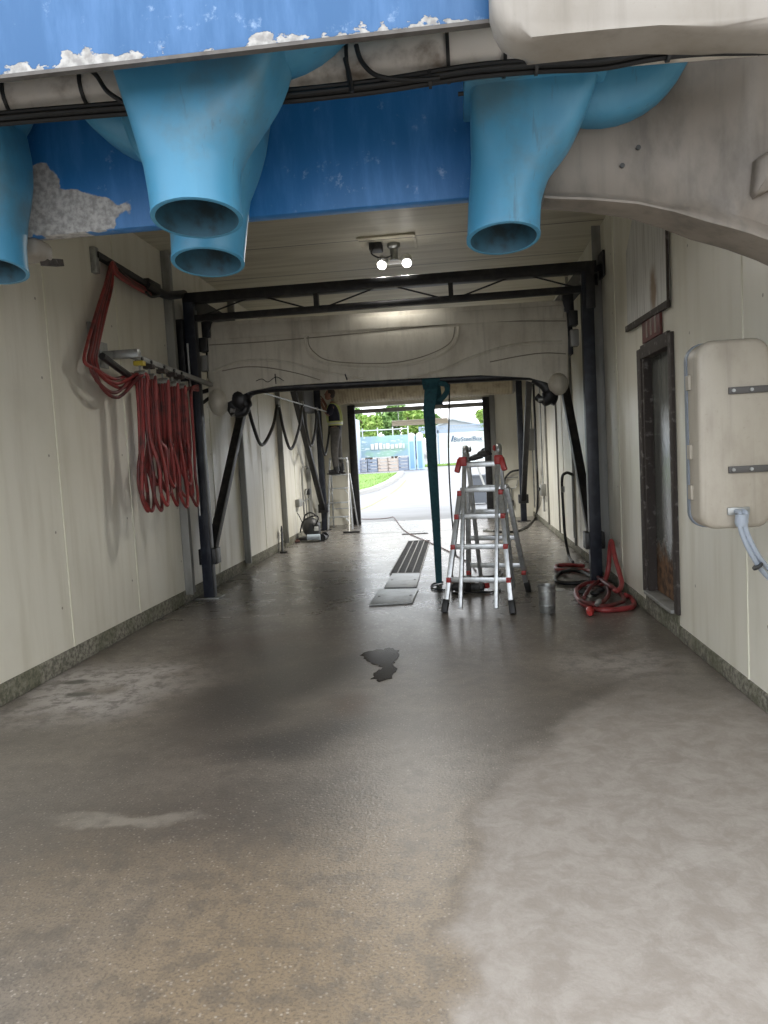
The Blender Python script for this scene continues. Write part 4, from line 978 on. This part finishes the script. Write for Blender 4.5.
c = PZ(592.5, 610, .03); k_ = MB().lathe(c + V((-.03, -.05, .012)), [(.02, .10), (.03, .08), (.036, .03), (.036, .0), (.02, -.002)], (-.15, -.9, -.1), 16).build('coupling', m_red, o)
MB().lathe(PZ(598, 603, .10), [(.018, -.03), (.024, -.01), (.024, .02), (.016, .04)], (.5, .5, .4), 12).build('brass_fitting', m_steel, o)
mb = MB()
for u, v in ((583, 592), (595, 593), (600, 590)): mb.ell(PZ(u, v, .03), (.05, .035, .028))
mb.build('valve', m_dark, o)
o = thing('rubber_hose', PZ(568, 577), 'black rubber hose lying in an oval on the floor left of the right front post', 'hose')
MB().tube(FZ([(590, 582), (578, 583), (566, 583), (557, 581), (556, 577), (561, 572.5), (572, 570, .065), (582, 572, .06), (592, 577, .06)]), .022, 10).build('hose', m_rubber, o, smooth=60)
# metal can
c = PZ(547.5, 612); o = thing('metal_can', c, 'dented galvanised can standing on the floor right of the tall ladder', 'can')
MB().lathe(c, [(.001, .004), (.068, 0), (.071, .006), (.076, .13), (.081, .235), (.086, .24), (.086, .25), (.079, .25), (.076, .235), (.067, .02), (.001, .015)], n=28).build('body', m_steel, o)
MB().lathe(c, [(.079, .19), (.083, .195), (.083, .20), (.080, .205)], n=28).lathe(c, [(.0735, .06), (.0765, .065), (.0765, .07), (.0745, .075)], n=28).build('bead', m_steel, o)
c = PZ(560, 590); tag(MB().lathe(c, [(.001, .012), (.05, .012), (.055, .008), (.055, 0), (.001, 0)], n=20).build('wet_glint_disc', m_white), 'small white disc standing in for a bright wet patch behind the metal can', 'lid')  # white disc gives the bright wet patch of floor as colour

# ------------------------------------------------------------------ tall articulated ladder in the middle
o = thing('multi_ladder', (.235, 7.33, 0), 'tall aluminium folding ladder with red joints standing open in mid bay', 'ladder', rot=math.radians(-13))
def lbuild(mb, n, m, p=None, **k): return mb.build(n, m, p or o, local=True, **k)
HT = 1.50
for sd in (-1, 1):                              # near frame, far frame
    def pt(x, z): return V((x, sd * (.53 - (.53 - .05) * z / HT), z))
    wo, wi = .305, .168
    for s_ in (-1, 1):
        outer = MB().bar(pt(s_ * wo, .09), pt(s_ * (wi + .03), 1.12), .045, .055, up=(0, 1, 0), bev=.004)
        ro = lbuild(outer, 'outer_rail', m_alu)
        ft = MB().bar(pt(s_ * (wo + .018), .0) + V((0, 0, .003)), pt(s_ * (wo + .002), .12), .056, .066, up=(0, 1, 0), bev=.006); ft.build('rubber_foot', m_rubber, ro, local=True)
        ri = lbuild(MB().bar(pt(s_ * wi, .045), pt(s_ * wi * .96, HT - .02), .036, .05, up=(0, 1, 0), bev=.004), 'inner_rail', m_alu)
        for z in ((.30, .60, .88, 1.10) if sd < 0 else (.22,)):
            f_ = (z - .09) / 1.03; x = s_ * (wo + (wi + .03 - wo) * f_)
            c = pt(x, z); MB().box(c + V((-.022, -.040, -.024)), c + V((.022, .040, .024)), .006).build('lock_pin', m_red, ro, local=True)
    for z in (.30, .60, .88, 1.13, 1.37):
        f_ = min(1, max(0, (z - .09) / 1.03)); w = (wo + (wi + .03 - wo) * f_) if z < 1.2 else wi
        c0, c1 = pt(-w, z), pt(w, z); 
        lbuild(MB().bar(c0, c1, .034, .05, bev=.006), 'rung', m_alu)
for s_ in (-1, 1):
    x = s_ * .165
    h_ = lbuild(MB().lathe((x - .02, 0, HT), [(.055, 0), (.06, .006), (.06, .034), (.055, .04)], (1, 0, 0), 20).bar((x, -.05, HT - .1), (x, -.01, HT), .034, .06, up=(0, 1, 0)).bar((x, .05, HT - .1), (x, .01, HT), .034, .06, up=(0, 1, 0)), 'hinge', m_steel)
    MB().lathe((x - s_ * .055, 0, HT + .02), [(.022, 0), (.028, .006), (.028, .02), (.02, .026)], (s_, 0, 0), 14).build('hinge_knob', m_red if s_ > 0 else m_steel, h_, local=True)
    MB().bar((x + s_ * .035, -.10, 1.43), (x + s_ * .07, -.12, 1.30), .05, .06, up=(0, 1, 0), bev=.012).box((x + s_ * .01 - .04, -.13, 1.36), (x + s_ * .01 + .04, -.06, 1.45), .012).build('release_handle', m_red, h_, local=True)
# objects on and under the ladder
p = PY(478, 457.5, 7.28); z = p.z
o2 = thing('air_tool', (p.x, 7.25, z), 'black hand tool with short lead lying across the ladder top rung', 'tool')
q = PY(469, 459, 7.22); r_ = PY(488, 453.5, 7.22)
MB().tube([q + V((0, 0, -.005)), q.lerp(r_, .35) + V((0, 0, .0)), q.lerp(r_, .7)], [.02, .02, .022, .026, .028] + [.03] * 20, 10).ell(q.lerp(r_, .75) + V((0, 0, .012)), (.06, .04, .035)).build('body', m_dark, o2)
MB().tube([q.lerp(r_, .6), q.lerp(r_, .7) + V((0, 0, .05)), q.lerp(r_, .9) + V((0, 0, .045)), r_ + V((.02, 0, -.02))], .009, 8).tube([q.lerp(r_, .8), r_ + V((-.01, -.02, .035)), r_ + V((.035, 0, -.01))], .009, 8).build('lead', m_rubber, o2)
o2 = thing('power_tool', PZ(468, 590), 'dark power tool lying on the floor under the ladder', 'tool')
c = PZ(466, 591); MB().tube([c + V((-.16, .02, .045)), c + V((0, 0, .05)), c + V((.1, .0, .045))], [.03, .035, .045, .05] + [.05] * 12, 12).build('body', m_dark, o2)
MB().bar(c + V((-.1, .05, .05)), c + V((-.17, .12, .17)), .05, .04, bev=.01).build('handle', M('brown_grip', (.20, .13, .09), .6), o2)
MB().box(c + V((.08, -.05, .005)), c + V((.2, .06, .08)), .015).build('battery', m_dark, o2)
MB().cyl(c + V((.2, .0, .05)), c + V((.25, .01, .05)), .03, 12).build('chuck', m_red, o2)
tag(MB().tube(FZ([(443, 582), (433, 584), (432, 588), (442, 590), (452, 588), (462, 583), (478, 577), (494, 576), (500, 571), (502, 574), (494, 580), (480, 578), (462, 577), (452, 590), (458, 594), (476, 592), (492, 592), (500, 590), (496, 584)], .012), .010, 8).build('cord_coil', m_rubber), 'tangled black cord on the floor around the ladder feet', 'cord')
tag(MB().tube(FZ([(356, 519), (375, 519), (388, 518), (393, 517), (396, 520), (402, 528), (410, 534), (424, 540), (440, 547), (452, 553), (462, 559), (470, 563), (476, 571)], .012), .009, 8).build('extension_cord', M('red_brown_cord', (.12, .05, .04), .5)), 'red-brown extension cord snaking from the exit to the ladder', 'cord')

# ------------------------------------------------------------------ floor drain
pl = [((369, 606.3), (412.5, 603.8), (418.5, 589.8), (379, 590.6)), ((384, 588.8), (416.5, 588.0), (420.5, 574.2), (392.5, 574.6))]
for k, q in enumerate(pl):
    c = [PZ(u, v, .0) for u, v in q]; cc = sum(c, V()) / 4
    o = thing('cover_plate', cc, ('steel cover plate on the floor nearest the camera', 'steel cover plate between the grate and the nearer plate')[k], 'cover plate', 'cover plates in front of the drain grate')
    MB().prism([V((p.x, p.y, .002)) for p in c], (0, 0, .014), .003).build('plate', M('wet_steel_plate', (.30, .31, .31), .35, .6, col2=(.20, .2, .19), scale=6, bump=.3, bscale=60) if k == 0 else bpy.data.materials['wet_steel_plate'], o)
    for f_ in (.12, .88): 
        b_ = c[0].lerp(c[1], f_).lerp(c[3].lerp(c[2], f_), .5); MB().lathe(b_ + V((0, 0, .0155)), [(.001, .003), (.014, .003), (.016, 0)], n=10).build('bolt', m_dark, o)
gx0, gx1, gy0, gy1 = -.93, -.55, 9.25, 12.72
o = thing('drain_grate', ((gx0 + gx1) / 2, (gy0 + gy1) / 2, 0), 'long dark slotted drain grate down the middle of the floor', 'grate')
MB().box((gx0, gy0, .0005), (gx1, gy1, .004)).build('pit_shade_plate', m_rubber, o)  # flat black plate, the dark of the pit given as colour
mb = MB()
for k in range(5): x = gx0 + (gx1 - gx0) * k / 4; mb.box((x - .006, gy0, .004), (x + .006, gy1, .016))
for y in (gy0, gy1): mb.box((gx0, y - .01, .004), (gx1, y + .01, .016))
mb.build('frame_bars', M('worn_grate_bar', (.26, .25, .24), .5, .3), o, smooth=0)
mb = MB(); k = gy0 + .04
while k < gy1: mb.box((gx0, k, .003), (gx1, k + .018, .010)); k += .062
mb.build('cross_bars', m_dark, o, smooth=0)
a, b = PZ(402, 534.5), PZ(428, 533.5)
tag(MB().box((a.x, a.y - .05, .001), (b.x, a.y + .06, .012), .002).build('slot_cover', m_dark), 'short dark slot cover across the floor beyond the drain grate', 'drain slot')
tag(MB().bar((XL + .06, 14.35, .0015), (XR - .05, 14.35, .0015), .012, .002).build('trim_30', m_dark), None, None, kind='structure')

# puddle
rn = random.Random(4); c0 = [(361, 655), (368, 651), (380, 650), (391, 648), (398, 651), (398, 658), (393, 664), (397, 670), (391, 678), (380, 682), (372, 679), (374, 673), (384, 668), (375, 664), (366, 660)]
pp = [PZ(u, v, .0) for u, v in c0]; P2 = []
for i in range(len(pp)):
    for k in range(4): P2.append(pp[i].lerp(pp[(i + 1) % len(pp)], k / 4) + V((rn.uniform(-.012, .012), rn.uniform(-.02, .02), 0)))
m_pud = M('dark_water', (.012, .008, .005), .16, spec=.25)
tag(MB().prism([p + V((0, 0, .001)) for p in P2], (0, 0, .002)).build('puddle', m_pud, smooth=0), 'small dark brown puddle in the middle of the floor', 'puddle')

# ------------------------------------------------------------------ the far left: step ladder, squeegee, machine, worker
SX, SY_ = -2.545, 15.70
o = thing('step_ladder', (SX, SY_, 0), 'white step ladder under the worker in the far left corner', 'ladder')
ZP = 1.17
def rail(s_, z): return V((SX + s_ * (.26 - .08 * z / 1.5), SY_ - .32 + .27 * z / 1.5, z))
for s_ in (-1, 1):
    MB().bar(rail(s_, 0), rail(s_, 1.5), .035, .06, up=(0, 1, 0), bev=.004).build('front_rail', m_alu, o)
    MB().bar((SX + s_ * .27, SY_ + .45, 0), (SX + s_ * .20, SY_ + .12, ZP), .028, .04, up=(0, 1, 0), bev=.004).build('rear_leg', m_alu, o)
for z in (.27, .57, .87):
    a, b = rail(-1, z), rail(1, z); MB().box(a + V((0, -.03, -.015)), b + V((0, .05, .015)), .004).build('step', m_alu, o)
    if z > .8:
        for s_ in (-1, 1): MB().bar(rail(s_, z - .16), rail(s_ * .5, z - .01), .02, .008).build('step_brace', m_alu, o)
    if z < .3:
        for s_ in (-1, 1): MB().bar(rail(s_, z - .20), rail(s_ * .45, z - .01), .025, .008).build('step_brace', m_alu, o)
MB().box((SX - .20, SY_ - .13, ZP - .03), (SX + .20, SY_ + .16, ZP), .008).build('platform', m_alu, o)
a, b = rail(-1, 1.5), rail(1, 1.5); MB().box(a + V((-.02, -.03, -.015)), b + V((.02, .04, .02)), .008).build('top_bar', m_alu, o)
MB().bar((SX - .25, SY_ + .4, .4), (SX + .25, SY_ + .4, .4), .02).build('rear_brace', m_alu, o)

a, b = PZ(344, 533.5), PZ(358, 532.5); c = (a + b) / 2
o = thing('squeegee', c, 'floor squeegee leaning on the step ladder with its blade on the floor', 'squeegee')
MB().box((a.x - .02, c.y - .02, 0.0), (b.x + .04, c.y + .02, .035), .006).build('blade', m_rubber, o)
MB().cyl((c.x - .03, c.y, .03), (SX + .24, SY_ - .26, 1.45), .012, 8).build('pole', m_white, o)

c = PZ(313, 541); c.z = 0
o = thing('shop_machine', c, 'black wheeled machine with hose and pale tank on the floor at the far left', 'machine')
MB().box(c + V((-.24, -.16, .03)), c + V((.26, .16, .09)), .02).build('base', m_dark, o)
MB().ell(c + V((-.02, 0, .26)), (.17, .15, .18)).box(c + V((-.1, -.12, .1)), c + V((.14, .12, .34)), .03).build('motor_housing', m_dark, o, smooth=60)
MB().cyl(c + V((-.06, -.19, .09)), c + V((.18, -.19, .09)), .055, 14).build('tank', M('pale_blue_grey_tank', (.40, .46, .52), .5), o)
MB().tube([c + V((-.16, .02, .2)), c + V((-.14, .02, .45)), c + V((-.02, .02, .53)), c + V((.10, .02, .46))], .016, 8).build('handle', m_dark, o)
MB().tube([c + V((.08, -.1, .3)), c + V((.15, -.13, .42)), c + V((.1, -.15, .48)), c + V((-.12, -.15, .4)), c + V((-.2, -.14, .18))], .014, 8).tube([c + V((-.15, -.05, .3)), c + V((-.22, -.04, .48)), c + V((-.26, -.03, .54))], .008, 8).build('hose', m_rubber, o)
MB().cyl(c + V((.2, -.18, .07)), c + V((.2, -.13, .07)), .075, 16).cyl(c + V((.2, .13, .07)), c + V((.2, .18, .07)), .075, 16).build('wheel', m_rubber, o)
MB().tube([c + V((-.2, -.2, .03)), c + V((-.34, -.22, .025)), c + V((-.36, -.12, .03)), c + V((-.2, -.1, .06))], .02, 8).build('lead', M('brown_lead', (.10, .045, .035), .6), o)
MB().box(c + V((.06, -.128, .2)), c + V((.14, -.118, .28)), .008).build('label_plate', m_white, o)
y = 11.95
tag(MB().bar((-2.97, y, .005), (-3.0, y + .18, .34), .09, .02, up=(1, 0, 0), bev=.004).bar((-3.0, y + .18, .33), (-2.98, y + .06, .40), .09, .02, up=(1, 0, 0), bev=.004).bar((-2.97, y - .02, .012), (-2.90, y - .10, .012), .09, .02).build('rubber_strip', m_rubber), 'bent black rubber strip leaning against the left kerb', 'rubber strip')

# worker, seen from the right side, facing the left wall with both hands raised
def skin_mesh(pts, edges, rad, sub=2):
    me = bpy.data.meshes.new('tmp'); me.from_pydata(pts, edges, [])
    ob = bpy.data.objects.new('tmp', me); COL.objects.link(ob)
    ob.modifiers.new('skin', 'SKIN').use_smooth_shade = True
    sd = me.skin_vertices[0].data
    for v, r in zip(sd, rad): v.radius = (r, r) if not isinstance(r, tuple) else r
    sd[0].use_root = True
    m = ob.modifiers.new('sub', 'SUBSURF'); m.levels = sub; m.render_levels = sub
    out = bpy.data.meshes.new_from_object(ob.evaluated_get(bpy.context.evaluated_depsgraph_get()))
    bpy.data.objects.remove(ob); return out
def remesh(me, vox, smooth=3):
    ob = bpy.data.objects.new('tmp', me); COL.objects.link(ob)
    m = ob.modifiers.new('r', 'REMESH'); m.mode = 'VOXEL'; m.voxel_size = vox
    if smooth: s_ = ob.modifiers.new('s', 'SMOOTH'); s_.iterations = smooth; s_.factor = .4
    out = bpy.data.meshes.new_from_object(ob.evaluated_get(bpy.context.evaluated_depsgraph_get()))
    bpy.data.objects.remove(ob); return out
W = V((-2.60, 15.70, ZP + .002))
wk = thing('worker', W, 'person in navy shirt with yellow bands standing on the step ladder, arms raised', 'person')
# local frame: -X is forward, Y sideways
J = dict(pel=(.03, 0, .92), sp=(.03, 0, 1.10), ch=(.02, 0, 1.32), nk=(.0, 0, 1.47), hd=(-.03, 0, 1.56))
hipw, shw = .09, .19
B = []; Ed = []; Rr = []
def node(p, r, par=None):
    B.append(p); Rr.append(r); i_ = len(B) - 1
    if par is not None: Ed.append((par, i_))
    return i_
pel = node(J['pel'], (.13, .16)); sp = node(J['sp'], (.115, .14), pel); ch = node(J['ch'], (.125, .165), sp); nk = node(J['nk'], .06, ch); hd0 = node(J['hd'], .055, nk)
hands = {}
for s_ in (-1, 1):
    h = node((.03, s_ * hipw, .86), .095, pel); k = node((-.01 + .05 * (s_ > 0), s_ * (hipw + .01), .48), .065, h); an = node((.05 + .04 * s_, s_ * (hipw + .01), .10), .045, k)
    hl = node((.06 + .04 * s_, s_ * (hipw + .01), .045), .042, an); toe = node((-.09 + .04 * s_, s_ * (hipw + .02), .035), .036, hl)
    sh = node((.0, s_ * shw, 1.42), .058, ch); el = node((-.10 - .03 * s_, s_ * (shw + .05), 1.24 + (.06 if s_ > 0 else 0)), .045, sh)
    wr = node((-.19, s_ * (shw - .05), 1.47 + .04 * s_), .03, el); pa = node((-.225, s_ * (shw - .075), 1.55 + .04 * s_), .033, wr)
    b = V(B[pa])
    for q in range(4):
        off = V((.0, (q - 1.5) * .021, 0)); l = (.085, .097, .09, .07)[q]
        n1 = node(tuple(b + off + V((-.012, 0, .045))), .0125, pa); n2 = node(tuple(b + off + V((-.038, 0, .045 + l * .45))), .0105, n1); node(tuple(b + off + V((-.072, 0, .045 + l * .65))), .009, n2)
    t1 = node(tuple(b + V((-.02, -s_ * .035, .0))), .0125, pa); node(tuple(b + V((-.05, -s_ * .045, .035))), .010, t1)
body = skin_mesh(B, Ed, Rr)
bm = bmesh.new(); bm.from_mesh(body)
hc = V((-.055, 0, 1.69)); hp = Euler((0, math.radians(14), 0)).to_matrix()
def add_e(c, r):
    q = bmesh.ops.create_uvsphere(bm, u_segments=20, v_segments=14, radius=1)
    for v in q['verts']: v.co = hc + hp @ (V((v.co.x * r[0], v.co.y * r[1], v.co.z * r[2])) + V(c))
add_e((0, 0, .015), (.098, .076, .115)); add_e((-.035, 0, -.065), (.058, .055, .055)); add_e((-.098, 0, -.012), (.02, .015, .026)); add_e((-.082, 0, -.055), (.016, .026, .012))
add_e((-.082, 0, .028), (.018, .05, .012))
for s_ in (-1, 1): add_e((.01, s_ * .078, -.005), (.022, .012, .034)); add_e((-.086, s_ * .03, .008), (.012, .016, .009))
me = bpy.data.meshes.new('tmp'); bm.to_mesh(me); bm.free()
me = remesh(me, .008, 2); me.name = 'body'; me.materials.clear(); me.materials.append(M('skin', (.34, .17, .12), .5))
for p in me.polygons: p.use_smooth = True
bo = bpy.data.objects.new('body', me); COL.objects.link(bo); bo.parent = wk
def cloth(nm, ids, grow, mat_, flat=None, cut=None, par=None):
    mp = {q: i_ for i_, q in enumerate(ids)}
    pts = [B[q] for q in ids]; ed = [(mp[a], mp[b]) for a, b in Ed if a in mp and b in mp]
    rr = []
    for q in ids:
        r = Rr[q]; r = r if isinstance(r, tuple) else (r, r); rr.append((r[0] + grow, r[1] + grow))
    me = skin_mesh(pts, ed, rr)
    if cut:
        bm = bmesh.new(); bm.from_mesh(me)
        for co, no in cut:
            bmesh.ops.bisect_plane(bm, geom=list(bm.verts) + list(bm.edges) + list(bm.faces), plane_co=co, plane_no=no, clear_outer=True)
        bm.to_mesh(me); bm.free()
    me.name = nm; me.materials.clear(); me.materials.append(mat_)
    for p in me.polygons: p.use_smooth = True
    ob = bpy.data.objects.new(nm, me); COL.objects.link(ob); ob.parent = par or wk; return ob
# indices: 0 pel 1 sp 2 ch 3 nk 4 head; each side: h k an hl toe sh el wr pa + 14 finger nodes
SIDE = [5, 5 + 9 + 14]
m_navycloth = M('navy_shirt', (.012, .013, .028), .85, bump=.3, bscale=25); m_trou = M('grey_trousers', (.10, .095, .09), .85, col2=(.15, .14, .13), scale=12, bump=.3, bscale=20)
sh_o = cloth('shirt', [0, 1, 2, 3] + [q for a in SIDE for q in (a, a + 5, a + 6)], .026, m_navycloth, cut=[(V((0, 0, .87)), V((0, 0, -1))), (V((0, 0, 1.50)), V((0, 0, 1)))])
cloth('trousers', [0, 1] + [q for a in SIDE for q in (a, a + 1, a + 2)], .022, m_trou, cut=[(V((0, 0, .99)), V((0, 0, 1))), (V((0, 0, .10)), V((0, 0, -1)))])
m_boot = M('black_boot', (.02, .02, .022), .5)
for a in SIDE:
    kx = B[a + 3]; tx = B[a + 4]
    MB().tube([V(B[a + 2]) + V((0, 0, .12)), V(B[a + 2]), V((kx[0], kx[1], .055))], [.062] * 20, 12).tube([V((kx[0] + .03, kx[1], .052)), V((kx[0] - .06, kx[1], .052)), V((tx[0] - .02, tx[1], .046))], [.055] * 8 + [.050] * 10, 12).box(V((tx[0] - .06, tx[1] - .05, 0)), V((kx[0] + .08, kx[1] + .05, .025)), .01).build('boot', m_boot, wk, local=True, smooth=60)
m_vis = M('reflective_yellow', (.62, .68, .25), .5); m_vs = M('reflective_silver', (.62, .64, .60), .4)
def band(z0, z1, ex):
    R = []
    for z, g_ in ((z0, 0), (z0, ex), (z1, ex), (z1, 0)):
        R.append([V((.03 - .012 * (z > 1.2), 0, z)) + V((math.cos(2 * PI * k / 32) * (.150 + g_), math.sin(2 * PI * k / 32) * (.175 + g_), 0)) for k in range(32)])
    return MB().loft(R, loop=True)
b_ = band(1.03, 1.12, .006).build('waist_band', m_vis, sh_o, local=True, smooth=50)
band(1.058, 1.09, .009).build('reflective_strip', m_vs, b_, local=True, smooth=50)
for s_ in (-1, 1):
    MB().tube([(-.118, s_ * .09, 1.10), (-.13, s_ * .095, 1.25), (-.10, s_ * .10, 1.42), (-.01, s_ * .11, 1.492), (.10, s_ * .10, 1.44), (.155, s_ * .095, 1.28), (.165, s_ * .09, 1.10)], .015, 8).build('shoulder_band', m_vis, sh_o, local=True)
mb = MB()
for c_, r in (((.018, 0, .045), (.092, .084, .092)), ((.045, 0, .0), (.065, .08, .07))):
    q = bmesh.ops.create_uvsphere(mb.bm, u_segments=20, v_segments=14, radius=1)
    for v in q['verts']: v.co = hc + hp @ (V((v.co.x * r[0], v.co.y * r[1], v.co.z * r[2])) + V(c_))
mb.build('hair', M('dark_brown_hair', (.035, .022, .016), .7, bump=.5, bscale=60), wk, local=True, smooth=180)
